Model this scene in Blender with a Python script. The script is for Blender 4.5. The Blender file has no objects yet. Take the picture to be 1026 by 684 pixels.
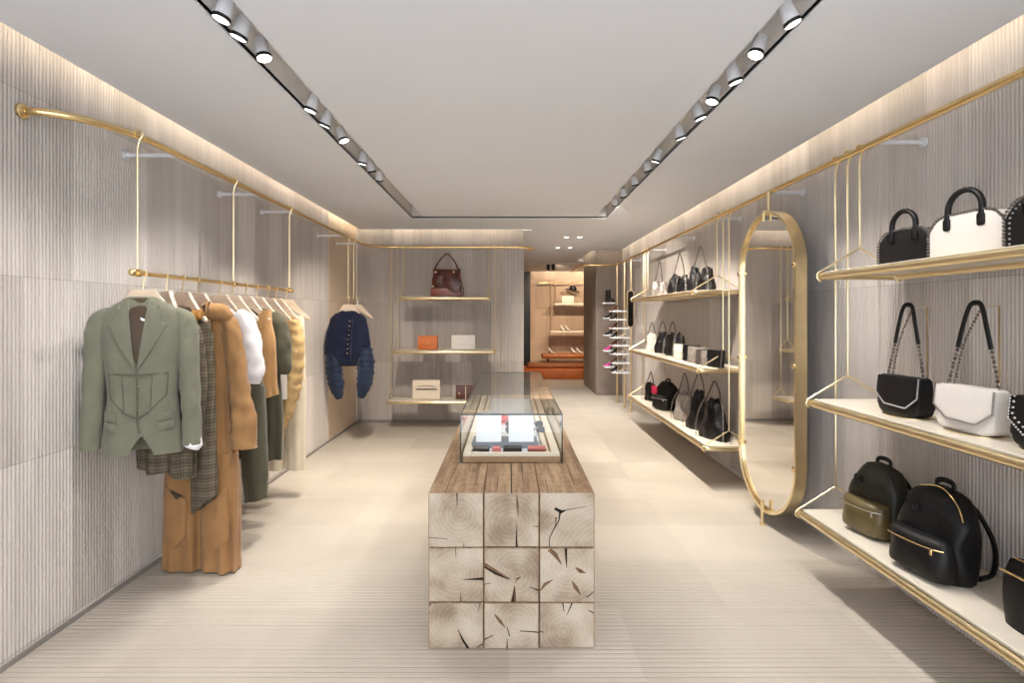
import bpy, bmesh, math, random
from mathutils import Vector, Matrix, noise
random.seed(7)
R = math.radians
PI = math.pi
sc = bpy.context.scene
col = sc.collection

# ------------------------------------------------------------------ camera, world, exposure
cam_d = bpy.data.cameras.new('camera'); cam = bpy.data.objects.new('camera', cam_d); col.objects.link(cam)
cam.location = (0, 0, 1.6); cam.rotation_euler = (R(90), 0, 0)
cam_d.sensor_width = 36.0; cam_d.lens = 550 / 1026 * 36
cam_d.shift_x = 3 / 1026; cam_d.shift_y = -26 / 1026
cam_d.clip_start = 0.05; cam_d.clip_end = 200
sc.camera = cam
sc.view_settings.view_transform = 'Standard'
sc.view_settings.look = 'None'
sc.view_settings.gamma = 1.0
sc.view_settings.use_curve_mapping = False
sc.view_settings.exposure = 0.33
try:
    sc.cycles.max_bounces = 8; sc.cycles.diffuse_bounces = 5; sc.cycles.glossy_bounces = 4
    sc.cycles.transparent_max_bounces = 16; sc.cycles.use_denoising = True
    sc.cycles.use_adaptive_sampling = False; sc.cycles.caustics_reflective = False; sc.cycles.caustics_refractive = False
    sc.cycles.sample_clamp_indirect = 6.0
except Exception: pass
W = bpy.data.worlds.new('daylight'); sc.world = W; W.use_nodes = True
WORLD_STRENGTH = 2.9          # daylight that comes in through the open shop front behind the camera
W.node_tree.nodes['Background'].inputs[0].default_value = (0.89, 0.94, 1.0, 1)
W.node_tree.nodes['Background'].inputs[1].default_value = WORLD_STRENGTH
SPOT_W = 52.0                  # one ceiling spotlight
SPOT_COL = (1.0, 0.96, 0.905)
COVE_W = 1.4                   # watts per metre of cove light
COVE_COL = (1.0, 0.84, 0.64)
FAR_W = 115.0

def area(name, loc, rot, sx, sy, watts, colr):
    d = bpy.data.lights.new(name, 'AREA'); d.shape = 'RECTANGLE'; d.size = sx; d.size_y = sy
    d.energy = watts; d.color = colr
    o = bpy.data.objects.new(name, d); o.location = loc; o.rotation_euler = rot; col.objects.link(o)
    return o
# sampling portal in the open shop front (gives no light of its own)
po = area('shop_front_portal', (0.0, -1.2, 1.6), (R(90), 0, 0), 4.56, 3.2, 1.0, (1, 1, 1)); po.data.cycles.is_portal = True
# cove lights: long thin strips above the ceiling slots, shining down the walls
area('cove_light', (-2.165, 3.5, 2.985), (0, R(50), 0), 0.03, 9.1, COVE_W * 9.0, COVE_COL)
area('cove_light', (2.135, 4.85, 2.985), (0, R(-50), 0), 0.03, 11.7, COVE_W * 11.6, COVE_COL)
area('cove_light', (-0.95, 8.055, 2.985), (R(50), 0, 0), 2.5, 0.03, COVE_W * 2.5, COVE_COL)
area('cove_light', (1.95, 10.80, 2.985), (R(50), 0, 0), 0.6, 0.03, COVE_W * 0.6, COVE_COL)
area('cove_light', (1.58, 11.9, 2.985), (0, R(-50), 0), 0.03, 1.7, COVE_W * 1.7, COVE_COL)
area('cove_light', (2.3, 15.76, 2.985), (R(50), 0, 0), 3.4, 0.03, COVE_W * 6.0, COVE_COL)

# ------------------------------------------------------------------ helpers
class MB:
    def __init__(s): s.bm = bmesh.new(); s.mi = 0
    def _faces(s, faces):
        for f in faces: f.material_index = s.mi
    def box(s, c, d, bev=0.0, seg=2, rz=0.0, M=None):
        r = bmesh.ops.create_cube(s.bm, size=1.0)
        vs = r['verts']
        bmesh.ops.scale(s.bm, vec=d, verts=vs)
        fs = set(f for v in vs for f in v.link_faces)
        if bev > 0:
            es = list(set(e for v in vs for e in v.link_edges))
            rr = bmesh.ops.bevel(s.bm, geom=es, offset=bev, segments=seg, affect='EDGES', profile=0.5)
            vs = list(set(v for f in rr['faces'] for v in f.verts) | set(v for v in vs if v.is_valid))
            fs = set(f for v in vs for f in v.link_faces)
        T = Matrix.Translation(c) @ Matrix.Rotation(rz, 4, 'Z')
        if M is not None: T = M @ T
        bmesh.ops.transform(s.bm, matrix=T, verts=vs)
        s._faces(fs); return vs
    def loft(s, rings, cap0=True, cap1=True, close=False):
        R_ = [[s.bm.verts.new(p) for p in ring] for ring in rings]
        n = len(rings[0]); m = len(R_)
        fs = []
        for i in range(m if close else m - 1):
            a, b = R_[i], R_[(i + 1) % m]
            for j in range(n):
                k = (j + 1) % n
                fs.append(s.bm.faces.new((a[j], a[k], b[k], b[j])))
        if not close:
            if cap0: fs.append(s.bm.faces.new(list(reversed(R_[0]))))
            if cap1: fs.append(s.bm.faces.new(R_[-1]))
        s._faces(fs)
    def tube(s, path, r, n=10, close=False, cap=True, flat=None):
        P = [Vector(p) for p in path]; m = len(P)
        rs = r if isinstance(r, (list, tuple)) else [r] * m
        rings = []; up = None
        for i in range(m):
            if close: t = P[(i + 1) % m] - P[i - 1]
            else: t = P[min(i + 1, m - 1)] - P[max(i - 1, 0)]
            if t.length < 1e-9: t = Vector((0, 0, 1))
            t.normalize()
            if up is None:
                up = Vector((0, 0, 1)) if abs(t.z) < 0.9 else Vector((0, 1, 0))
            up = up - t * up.dot(t)
            if up.length < 1e-6: up = Vector((1, 0, 0)) - t * t.x
            up.normalize(); side = t.cross(up)
            fa, fb = flat if flat else (1, 1)
            rings.append([P[i] + side * (math.cos(2 * PI * j / n) * rs[i] * fa) + up * (math.sin(2 * PI * j / n) * rs[i] * fb) for j in range(n)])
        s.loft(rings, cap, cap, close)
    def lathe(s, prof, n=20, c=(0, 0, 0), M=None, ring=False):
        rings = []
        for r, z in prof:
            ring_ = [Vector((c[0] + r * math.cos(2 * PI * j / n), c[1] + r * math.sin(2 * PI * j / n), c[2] + z)) for j in range(n)]
            if M is not None: ring_ = [M @ p for p in ring_]
            rings.append(ring_)
        s.loft(rings, close=ring)
    def prism(s, poly, y0, y1, bev=0.0, seg=2, M=None):
        """poly in (x,z), extruded along y"""
        a = [s.bm.verts.new((p[0], y0, p[1])) for p in poly]
        b = [s.bm.verts.new((p[0], y1, p[1])) for p in poly]
        n = len(poly); fs = []
        for j in range(n):
            k = (j + 1) % n
            fs.append(s.bm.faces.new((a[j], b[j], b[k], a[k])))
        fa = s.bm.faces.new(a); fb = s.bm.faces.new(list(reversed(b))); fs += [fa, fb]
        s._faces(fs); vs = a + b
        if bev > 0:
            es = list(fa.edges) + list(fb.edges)
            rr = bmesh.ops.bevel(s.bm, geom=es, offset=bev, segments=seg, affect='EDGES', profile=0.5)
            for f in rr['faces']: f.material_index = s.mi
            vs = list(set(v for f in rr['faces'] for v in f.verts) | set(v for v in vs if v.is_valid))
        if M is not None: bmesh.ops.transform(s.bm, matrix=M, verts=vs)
        return vs
    def ball(s, c, r, sub=1, sc_=(1, 1, 1)):
        rr = bmesh.ops.create_icosphere(s.bm, subdivisions=sub, radius=r)
        vs = rr['verts']
        bmesh.ops.transform(s.bm, matrix=Matrix.Translation(c) @ Matrix.Diagonal((*sc_, 1)), verts=vs)
        s._faces(set(f for v in vs for f in v.link_faces))
    def quad(s, a, b, c, d):
        f = s.bm.faces.new([s.bm.verts.new(p) for p in (a, b, c, d)]); s._faces([f])
    def patch(s, poly, fy, off=0.004, th=0.004, cuts=3):
        """polygon in (x,z) laid on a front surface y = fy(x,z), raised by off"""
        b2 = bmesh.new()
        f = b2.faces.new([b2.verts.new((p[0], 0, p[1])) for p in poly])
        bmesh.ops.triangulate(b2, faces=[f])
        bmesh.ops.subdivide_edges(b2, edges=b2.edges[:], cuts=cuts, use_grid_fill=True)
        b2.verts.ensure_lookup_table(); b2.faces.ensure_lookup_table()
        bd = set(v for e in b2.edges if len(e.link_faces) < 2 for v in e.verts)
        vm = {}
        for v in b2.verts:
            y = fy(v.co.x, v.co.z) - off - (th if v not in bd else th * 0.55)
            vm[v] = s.bm.verts.new((v.co.x, y, v.co.z))
        vb = {v: s.bm.verts.new((v.co.x, fy(v.co.x, v.co.z) + 0.002, v.co.z)) for v in bd}
        fs = [s.bm.faces.new([vm[v] for v in f.verts]) for f in b2.faces]
        for e in b2.edges:
            if len(e.link_faces) < 2:
                a, b = e.verts
                fs.append(s.bm.faces.new((vm[a], vm[b], vb[b], vb[a])))
        s._faces(fs); b2.free()
    def build(s, name, mats, parent=None, smooth=True, loc=None, ang=40):
        bmesh.ops.recalc_face_normals(s.bm, faces=s.bm.faces[:])
        me = bpy.data.meshes.new(name); s.bm.to_mesh(me); s.bm.free()
        if not isinstance(mats, (list, tuple)): mats = [mats]
        for m in mats: me.materials.append(m)
        if smooth:
            for p in me.polygons: p.use_smooth = True
            try: me.set_sharp_from_angle(angle=R(ang))
            except Exception: pass
        o = bpy.data.objects.new(name, me); col.objects.link(o)
        if parent is not None: o.parent = parent
        if loc is not None: o.location = loc
        return o

def thing(name, label, cat, loc=(0, 0, 0), rz=0.0, group=None):
    o = bpy.data.objects.new(name, None); col.objects.link(o); o.empty_display_size = 0.1
    o.location = loc; o.rotation_euler = (0, 0, rz)
    o['label'] = label; o['category'] = cat
    if group: o['group'] = group
    return o
def tag(o, label, cat, group=None):
    o['label'] = label; o['category'] = cat
    if group: o['group'] = group
    return o
def struct(o): o['kind'] = 'structure'; return o
def kids(o): return [c for c in bpy.data.objects if c.parent == o]
def copy_tree(o, parent=None):
    c = o.copy(); col.objects.link(c)
    if parent is not None: c.parent = parent
    for ch in kids(o): copy_tree(ch, c)
    return c
def dup(o, loc, rz, label, group=None):
    c = copy_tree(o); c.location = loc; c.rotation_euler = (0, 0, rz); c['label'] = label
    if group: c['group'] = group
    return c
def arc(c, r, a0, a1, n, plane='xz'):
    out = []
    for i in range(n + 1):
        a = a0 + (a1 - a0) * i / n
        u, v = r * math.cos(a), r * math.sin(a)
        out.append({'xz': (c[0] + u, c[1], c[2] + v), 'xy': (c[0] + u, c[1] + v, c[2]), 'yz': (c[0], c[1] + u, c[2] + v)}[plane])
    return out
def smooth_path(pts, n=8):
    """catmull-rom"""
    P = [Vector(p) for p in pts]; out = []
    for i in range(len(P) - 1):
        p0 = P[max(i - 1, 0)]; p1 = P[i]; p2 = P[i + 1]; p3 = P[min(i + 2, len(P) - 1)]
        for k in range(n):
            t = k / n
            out.append(0.5 * ((2 * p1) + (p2 - p0) * t + (2 * p0 - 5 * p1 + 4 * p2 - p3) * t * t + (3 * p1 - p0 - 3 * p2 + p3) * t ** 3))
    out.append(P[-1]); return out
def interp(rows, z):
    """rows sorted by falling z: (z, a, b, ...)"""
    if z >= rows[0][0]: return rows[0][1:]
    for i in range(len(rows) - 1):
        if rows[i][0] >= z >= rows[i + 1][0]:
            t = (rows[i][0] - z) / max(1e-9, rows[i][0] - rows[i + 1][0]); t2 = t * t * (3 - 2 * t) * 0.5 + t * 0.5
            return tuple(a + (b - a) * t2 for a, b in zip(rows[i][1:], rows[i + 1][1:]))
    return rows[-1][1:]

# ------------------------------------------------------------------ materials
def s2l(c): return tuple(((x / 255) / 12.92 if x / 255 <= 0.04045 else ((x / 255 + 0.055) / 1.055) ** 2.4) for x in c)
class NT:
    def __init__(s, name):
        s.m = bpy.data.materials.new(name); s.m.use_nodes = True; s.t = s.m.node_tree
        s.b = s.t.nodes['Principled BSDF']
    def n(s, typ, ins=None, **kw):
        nd = s.t.nodes.new(typ)
        for k, v in kw.items(): setattr(nd, k, v)
        for k, v in (ins or {}).items(): s.set(nd, k, v)
        return nd
    def set(s, nd, k, v):
        i = nd.inputs[k]
        if hasattr(v, 'is_output') or isinstance(v, bpy.types.NodeSocket): s.t.links.new(v, i)
        else: i.default_value = v
    def math(s, op, a, b=0.0, c=None):
        nd = s.n('ShaderNodeMath', operation=op); s.set(nd, 0, a); s.set(nd, 1, b)
        if c is not None: s.set(nd, 2, c)
        return nd.outputs[0]
    def mix(s, f, a, b):
        nd = s.n('ShaderNodeMix', data_type='RGBA'); s.set(nd, 0, f); s.set(nd, 6, a); s.set(nd, 7, b); return nd.outputs[2]
    def ramp(s, f, stops):
        nd = s.n('ShaderNodeValToRGB'); s.set(nd, 0, f); e = nd.color_ramp.elements
        while len(e) < len(stops): e.new(0.5)
        for i, (p, c) in enumerate(stops): e[i].position = p; e[i].color = (*c[:3], 1)
        return nd.outputs[0]
    def obj(s, scale=(1, 1, 1)):
        tc = s.n('ShaderNodeTexCoord'); mp = s.n('ShaderNodeMapping'); s.set(mp, 0, tc.outputs['Object']); mp.inputs['Scale'].default_value = scale
        return mp.outputs[0]
    def noise(s, vec, scale=5, detail=3, rough=0.5):
        nd = s.n('ShaderNodeTexNoise'); s.set(nd, 'Vector', vec); nd.inputs['Scale'].default_value = scale; nd.inputs['Detail'].default_value = detail; nd.inputs['Roughness'].default_value = rough
        return nd.outputs[0]
    def bump(s, h, strength=0.3, dist=0.01):
        nd = s.n('ShaderNodeBump'); s.set(nd, 'Height', h); nd.inputs['Strength'].default_value = strength; nd.inputs['Distance'].default_value = dist
        s.t.links.new(nd.outputs[0], s.b.inputs['Normal'])
def c4(c): return (*c[:3], 1.0)
def simple(name, rgb, rough=0.5, metal=0.0, var=0.08, vs=12, bump=0.0, bs=60, spec=0.5, sheen=0.0, stretch=(1, 1, 1), coat=0.0):
    t = NT(name); base = s2l(rgb); v = t.obj(stretch)
    f = t.noise(v, vs, 3)
    lo = tuple(x * (1 - var) for x in base); hi = tuple(min(1, x * (1 + var)) for x in base)
    t.set(t.b, 'Base Color', t.ramp(f, [(0.3, lo), (0.7, hi)]))
    t.b.inputs['Roughness'].default_value = rough; t.b.inputs['Metallic'].default_value = metal
    t.b.inputs['Specular IOR Level'].default_value = spec
    if sheen: t.b.inputs['Sheen Weight'].default_value = sheen
    if coat: t.b.inputs['Coat Weight'].default_value = coat
    if bump: t.bump(t.noise(v, bs, 3), bump, 0.004)
    return t.m
MT = {}
MT['gold'] = simple('brushed_brass', (240, 222, 180), 0.28, 1.0, 0.05, 8)
MT['gold_d'] = simple('polished_brass', (236, 208, 152), 0.22, 1.0, 0.05, 8)
MT['chrome'] = simple('silver_chain', (190, 186, 182), 0.3, 1.0, 0.1, 60)
MT['steel'] = simple('dark_steel_chain', (138, 130, 126), 0.32, 1.0, 0.3, 90)
MT['white_p'] = simple('white_painted_metal', (222, 222, 226), 0.4, 0.0, 0.02)
MT['ceil'] = simple('ceiling_plaster', (232, 236, 243), 0.75, 0.0, 0.012, 1.5)
MT['recess'] = simple('recess_grey_paint', (236, 234, 232), 0.6, 0.0, 0.04)
MT['shelf'] = simple('pale_stone_shelf', (226, 216, 200), 0.35, 0.0, 0.05, 9)
MT['hang'] = simple('bare_maple', (205, 184, 162), 0.5, 0.0, 0.08, 14, stretch=(1, 1, 6))
MT['black'] = simple('black_leather', (14, 13, 15), 0.45, 0.0, 0.15, 20, 0.15, 120, spec=0.32)
MT['blackn'] = simple('black_nylon', (13, 12, 14), 0.5, 0.0, 0.2, 12, 0.5, 26, spec=0.32)
MT['olive_n'] = simple('olive_nylon', (92, 80, 48), 0.36, 0.0, 0.15, 10, 0.25, 30)
MT['olive_d'] = simple('dark_olive_nylon', (28, 28, 19), 0.5, 0.0, 0.15, 10, 0.25, 30)
MT['white_l'] = simple('white_leather', (218, 212, 205), 0.4, 0.0, 0.02, 20, 0.1, 120)
MT['cream_l'] = simple('cream_leather', (226, 212, 192), 0.42, 0.0, 0.04, 20, 0.1, 120)
MT['grey_l'] = simple('silver_grey_leather', (150, 142, 136), 0.4, 0.3, 0.25, 14, 0.3, 40)
MT['taupe_l'] = simple('dark_grey_leather', (74, 68, 64), 0.4, 0.0, 0.2, 14, 0.2, 60)
MT['brown_l'] = simple('brown_leather', (84, 38, 24), 0.3, 0.0, 0.45, 22, 0.2, 40)
MT['brown_p'] = simple('reddish_brown_leather', (128, 66, 54), 0.3, 0.0, 0.2, 12, 0.2, 40)
MT['orange_l'] = simple('orange_leather', (204, 108, 34), 0.38, 0.0, 0.12, 26, 0.25, 80)
MT['tan_seat'] = simple('tan_leather', (168, 100, 52), 0.4, 0.0, 0.1, 10)
MT['orange_seat'] = simple('burnt_orange_leather', (200, 108, 44), 0.4, 0.0, 0.1, 8)
MT['pink'] = simple('pink_cloth', (226, 60, 150), 0.5)
MT['rose'] = simple('rose_leather', (214, 120, 116), 0.5)
MT['red'] = simple('coral_red', (206, 72, 62), 0.4)
MT['dark'] = simple('dark_lens_and_reflection', (16, 14, 14), 0.15)
MT['papw'] = simple('white_card', (238, 242, 248), 0.35, 0.0, 0.01)
MT['greyb'] = simple('grey_box_board', (140, 148, 158), 0.55, 0.0, 0.05)
MT['mirror'] = simple('mirror_silver', (236, 234, 230), 0.015, 1.0, 0.0)
MT['ebase'] = simple('case_timber', (172, 136, 100), 0.5, 0.0, 0.12, 10, stretch=(1, 0.1, 1))
MT['creamb'] = simple('cream_lacquer', (244, 232, 212), 0.45, 0.0, 0.02)
MT['gedge'] = simple('glass_edge_green', (26, 52, 50), 0.2, 0.0, 0.1)
MT['blackd'] = simple('black_door', (10, 9, 9), 0.35)
MT['lens_b'] = simple('black_ring', (12, 12, 12), 0.4)

def cloth(name, rgb, var=0.12, rough=0.85, bump=0.5, bs=220, sheen=0.2, fold=0.0):
    t = NT(name); base = s2l(rgb); v = t.obj()
    f = t.noise(v, 7, 4); g = t.noise(v, bs, 2)
    lo = tuple(x * (1 - var) for x in base); hi = tuple(min(1, x * (1 + var)) for x in base)
    t.set(t.b, 'Base Color', t.ramp(f, [(0.3, lo), (0.7, hi)]))
    t.b.inputs['Roughness'].default_value = rough; t.b.inputs['Sheen Weight'].default_value = sheen
    t.b.inputs['Specular IOR Level'].default_value = 0.25
    h = t.math('ADD', t.math('MULTIPLY', g, 0.25), t.math('MULTIPLY', t.noise(t.obj((1, 1, 0.45)), 22, 3), 0.6 + fold))
    t.bump(h, bump, 0.01)
    return t.m
MT['sage'] = cloth('sage_suiting', (112, 112, 95))
MT['sage_d'] = cloth('sage_suiting_seams', (88, 90, 74))
MT['lining'] = cloth('brown_lining_pocket_shade', (72, 58, 44), rough=0.5)
MT['mustard'] = cloth('mustard_cotton', (158, 118, 76), fold=0.5)
MT['ochre'] = cloth('ochre_cotton', (174, 132, 86), fold=0.4)
MT['white_c'] = cloth('white_cotton', (236, 234, 236), 0.03)
MT['green_c'] = cloth('grey_green_twill', (84, 82, 66))
MT['dolive'] = cloth('dark_olive_cotton', (78, 75, 58))
MT['greyw'] = cloth('pale_grey_cotton', (196, 192, 186), 0.05)
MT['gold_c'] = cloth('golden_beige_satin', (196, 164, 112), rough=0.5, fold=1.5, bump=0.6)
MT['cream_c'] = cloth('cream_wool', (212, 200, 178), 0.05)
MT['navy'] = cloth('navy_knit', (19, 26, 52), 0.2)
MT['denim'] = cloth('navy_ruched_satin', (25, 38, 62), 0.25, fold=2.0, bump=0.7, rough=0.55)
MT['ambr'] = cloth('amber_print_silk', (176, 120, 46), 0.5, rough=0.5)

def plaid():
    t = NT('brown_houndstooth_wool'); v = t.obj()
    sx = t.n('ShaderNodeSeparateXYZ'); t.set(sx, 0, v)
    def stripes(a, fr): return t.math('ADD', t.math('MULTIPLY', t.math('SINE', t.math('MULTIPLY', a, fr)), 0.5), 0.5)
    u = t.math('ADD', sx.outputs[0], t.math('MULTIPLY', sx.outputs[1], 0.4))
    a = stripes(u, 520); b = stripes(sx.outputs[2], 330); c = stripes(u, 95); d = stripes(sx.outputs[2], 95)
    f = t.math('ADD', t.math('MULTIPLY', t.math('ADD', a, b), 0.3), t.math('MULTIPLY', t.math('ADD', c, d), 0.2))
    t.set(t.b, 'Base Color', t.ramp(f, [(0.15, s2l((72, 65, 54))), (0.55, s2l((98, 89, 74))), (0.9, s2l((126, 116, 98)))]))
    t.b.inputs['Roughness'].default_value = 0.9; t.b.inputs['Specular IOR Level'].default_value = 0.2
    t.bump(t.noise(v, 200, 2), 0.3, 0.006); return t.m
MT['plaid'] = plaid()

def wall_mat(name, tones, rough=0.55):
    """fluted travertine panels: each panel its own tone, long vertical streaks"""
    t = NT(name); tc = t.n('ShaderNodeTexCoord'); sx = t.n('ShaderNodeSeparateXYZ'); t.set(sx, 0, tc.outputs['Object'])
    u = t.math('ADD', sx.outputs[0], sx.outputs[1])
    pu = t.math('FLOOR', t.math('DIVIDE', u, 0.294)); pz = t.math('FLOOR', t.math('DIVIDE', t.math('SUBTRACT', sx.outputs[2], 0.04), 0.87))
    wn = t.n('ShaderNodeTexWhiteNoise', noise_dimensions='2D'); cx = t.n('ShaderNodeCombineXYZ'); t.set(cx, 0, pu); t.set(cx, 1, pz); t.set(wn, 0, cx.outputs[0])
    cv = t.n('ShaderNodeCombineXYZ'); t.set(cv, 0, t.math('MULTIPLY', u, 9.0)); t.set(cv, 1, t.math('MULTIPLY', sx.outputs[2], 0.55)); t.set(cv, 2, t.math('MULTIPLY', wn.outputs[0], 40.0))
    st = t.noise(cv.outputs[0], 1.6, 4, 0.6)
    f = t.math('ADD', t.math('MULTIPLY', wn.outputs[0], 0.42), t.math('MULTIPLY', st, 0.58))
    colr = t.ramp(f, [(0.22, s2l(tones[0])), (0.5, s2l(tones[1])), (0.78, s2l(tones[2]))])
    # thin joints between the panels
    fz = t.math('FRACT', t.math('DIVIDE', t.math('SUBTRACT', sx.outputs[2], 0.04), 0.87)); j = t.math('LESS_THAN', fz, 0.004)
    colr = t.mix(t.math('MULTIPLY', j, 0.45), colr, c4(s2l((96, 88, 80))))
    t.set(t.b, 'Base Color', colr); t.b.inputs['Roughness'].default_value = rough; t.b.inputs['Specular IOR Level'].default_value = 0.3
    return t.m
MT['wall'] = wall_mat('fluted_stone', ((173, 165, 158), (194, 186, 180), (211, 204, 198)))
MT['wall_tan'] = wall_mat('tan_stone', ((212, 190, 166), (222, 202, 178), (228, 210, 188)))
MT['wall_far'] = wall_mat('far_stone', ((182, 160, 140), (200, 178, 158), (212, 190, 170)))
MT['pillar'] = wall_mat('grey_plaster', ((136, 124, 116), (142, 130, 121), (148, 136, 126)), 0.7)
MT['skirt'] = simple('grey_metal_skirting', (138, 132, 128), 0.5)

def floor_mat():
    t = NT('grooved_limestone_tiles'); tc = t.n('ShaderNodeTexCoord'); sx = t.n('ShaderNodeSeparateXYZ'); t.set(sx, 0, tc.outputs['Object'])
    x, y = sx.outputs[0], sx.outputs[1]
    tx = t.math('FLOOR', t.math('DIVIDE', x, 0.6)); ty = t.math('FLOOR', t.math('DIVIDE', y, 0.6))
    cx = t.n('ShaderNodeCombineXYZ'); t.set(cx, 0, tx); t.set(cx, 1, ty)
    wn = t.n('ShaderNodeTexWhiteNoise', noise_dimensions='2D'); t.set(wn, 0, cx.outputs[0])
    nz = t.noise(tc.outputs['Object'], 2.2, 5, 0.6)
    f = t.math('ADD', t.math('MULTIPLY', wn.outputs[0], 0.4), t.math('MULTIPLY', nz, 0.6))
    t.set(t.b, 'Base Color', t.ramp(f, [(0.25, s2l((177, 168, 156))), (0.75, s2l((195, 186, 174)))]))
    t.b.inputs['Roughness'].default_value = 0.5; t.b.inputs['Specular IOR Level'].default_value = 0.35
    g = t.math('FRACT', t.math('DIVIDE', y, 0.034))
    groove = t.math('SMOOTH_MIN', t.math('MULTIPLY', t.math('ABSOLUTE', t.math('SUBTRACT', g, 0.5)), 6.0), 1.0, 0.3)
    t.bump(groove, 0.8, 0.006); return t.m
MT['floor'] = floor_mat()

def end_grain():
    t = NT('oak_end_grain'); tc = t.n('ShaderNodeTexCoord'); oi = t.n('ShaderNodeObjectInfo')
    mp = t.n('ShaderNodeVectorMath', operation='ADD'); t.set(mp, 0, tc.outputs['Object']); t.set(mp, 1, t.n('ShaderNodeCombineXYZ', {2: 0.0}).outputs[0])
    v = tc.outputs['Object']; sx = t.n('ShaderNodeSeparateXYZ'); t.set(sx, 0, v)
    d = t.math('SQRT', t.math('ADD', t.math('POWER', sx.outputs[0], 2.0), t.math('POWER', sx.outputs[2], 2.0)))
    rnd = t.math('MULTIPLY', oi.outputs['Random'], 50.0)
    nn = t.n('ShaderNodeTexNoise', noise_dimensions='4D'); t.set(nn, 'Vector', v); t.set(nn, 'W', rnd); nn.inputs['Scale'].default_value = 9; nn.inputs['Detail'].default_value = 4
    rr = t.math('ADD', t.math('MULTIPLY', d, 300.0), t.math('MULTIPLY', nn.outputs[0], 14.0))
    ring = t.math('ADD', t.math('MULTIPLY', t.math('SINE', rr), 0.5), 0.5)
    n2 = t.n('ShaderNodeTexNoise', noise_dimensions='4D'); t.set(n2, 'Vector', v); t.set(n2, 'W', rnd); n2.inputs['Scale'].default_value = 5; n2.inputs['Detail'].default_value = 6
    f = t.math('ADD', t.math('MULTIPLY', ring, 0.035), t.math('MULTIPLY', n2.outputs[0], 0.965))
    t.set(t.b, 'Base Color', t.ramp(f, [(0.36, s2l((146, 126, 106))), (0.5, s2l((184, 167, 147))), (0.66, s2l((206, 193, 175)))]))
    t.b.inputs['Roughness'].default_value = 0.75; t.bump(t.noise(v, 60, 4), 0.25, 0.004); return t.m
MT['end'] = end_grain()
def side_grain():
    t = NT('weathered_oak_beam'); tc = t.n('ShaderNodeTexCoord'); mp = t.n('ShaderNodeMapping'); t.set(mp, 0, tc.outputs['Object']); mp.inputs['Scale'].default_value = (14, 1.1, 14)
    f = t.noise(mp.outputs[0], 1.6, 6, 0.65); g = t.noise(tc.outputs['Object'], 26, 5, 0.7)
    s = t.math('ADD', t.math('MULTIPLY', f, 0.7), t.math('MULTIPLY', g, 0.3))
    t.set(t.b, 'Base Color', t.ramp(s, [(0.33, s2l((82, 62, 46))), (0.47, s2l((138, 110, 84))), (0.62, s2l((172, 146, 116)))]))
    t.b.inputs['Roughness'].default_value = 0.7; t.bump(s, 0.4, 0.006); return t.m
MT['side'] = side_grain()
MT['crack'] = simple('crack_dark', (34, 22, 14), 0.9)
MT['crack_b'] = simple('crack_rust_brown', (118, 90, 64), 0.9, var=0.4, vs=40)

def glass_mat():
    m = bpy.data.materials.new('clear_glass'); m.use_nodes = True; t = m.node_tree
    for n in list(t.nodes): t.nodes.remove(n)
    o = t.nodes.new('ShaderNodeOutputMaterial'); mx = t.nodes.new('ShaderNodeMixShader'); tr = t.nodes.new('ShaderNodeBsdfTransparent'); gl = t.nodes.new('ShaderNodeBsdfGlossy'); fr = t.nodes.new('ShaderNodeFresnel')
    geo = t.nodes.new('ShaderNodeNewGeometry'); mi_ = t.nodes.new('ShaderNodeMix'); mi_.inputs[2].default_value = 1.5; mi_.inputs[3].default_value = 1 / 1.5; t.links.new(geo.outputs['Backfacing'], mi_.inputs[0]); t.links.new(mi_.outputs[0], fr.inputs[0]); gl.inputs['Roughness'].default_value = 0.0; tr.inputs[0].default_value = (0.98, 0.99, 0.988, 1)
    t.links.new(fr.outputs[0], mx.inputs[0]); t.links.new(tr.outputs[0], mx.inputs[1]); t.links.new(gl.outputs[0], mx.inputs[2]); t.links.new(mx.outputs[0], o.inputs[0])
    return m
MT['glass'] = glass_mat()
def emis(name, colr, st):
    m = bpy.data.materials.new(name); m.use_nodes = True; b = m.node_tree.nodes['Principled BSDF']
    b.inputs['Base Color'].default_value = (0.8, 0.8, 0.8, 1); b.inputs['Emission Color'].default_value = (*colr, 1); b.inputs['Emission Strength'].default_value = st; m.cycles.emission_sampling = 'NONE'
    return m
MT['lamp'] = emis('lamp_lens', (1.0, 0.93, 0.82), 6.0)

# ------------------------------------------------------------------ the room shell
XL, XR, YB = -2.28, 2.28, 8.2
CZ = 2.87; EL, ER = -2.2, 2.17; EB = 8.09; TOP = 3.2; YF = -1.2
def fluted(name, a, b, z0, z1, nrm, mat, pitch=0.021, dep=0.008, th=0.08):
    """fluted wall from a to b (xy), facing nrm"""
    a = Vector((a[0], a[1], 0)); b = Vector((b[0], b[1], 0)); n = Vector((nrm[0], nrm[1], 0)); L = (b - a).length; t = (b - a) / L
    prof = []; k = int(L / pitch); p = L / k
    for i in range(k):
        for f, d in ((0.0, -dep), (0.2, -dep), (0.34, -0.0015), (0.46, 0.0), (0.74, 0.0), (0.86, -0.0015)):
            prof.append(a + t * ((i + f) * p) + n * d)
    prof.append(b + n * -dep); prof += [b - n * th, a - n * th]
    m = MB()
    v0 = [m.bm.verts.new((q.x, q.y, z0)) for q in prof]; v1 = [m.bm.verts.new((q.x, q.y, z1)) for q in prof]
    for i in range(len(prof)):
        j = (i + 1) % len(prof); m.bm.faces.new((v0[i], v0[j], v1[j], v1[i]))
    return struct(m.build(name, mat, smooth=True, ang=50))
m = MB(); m.box((0.8, 8.0, -0.05), (8.4, 18.4, 0.1)); struct(m.build('floor', MT['floor'], smooth=False))
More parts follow.
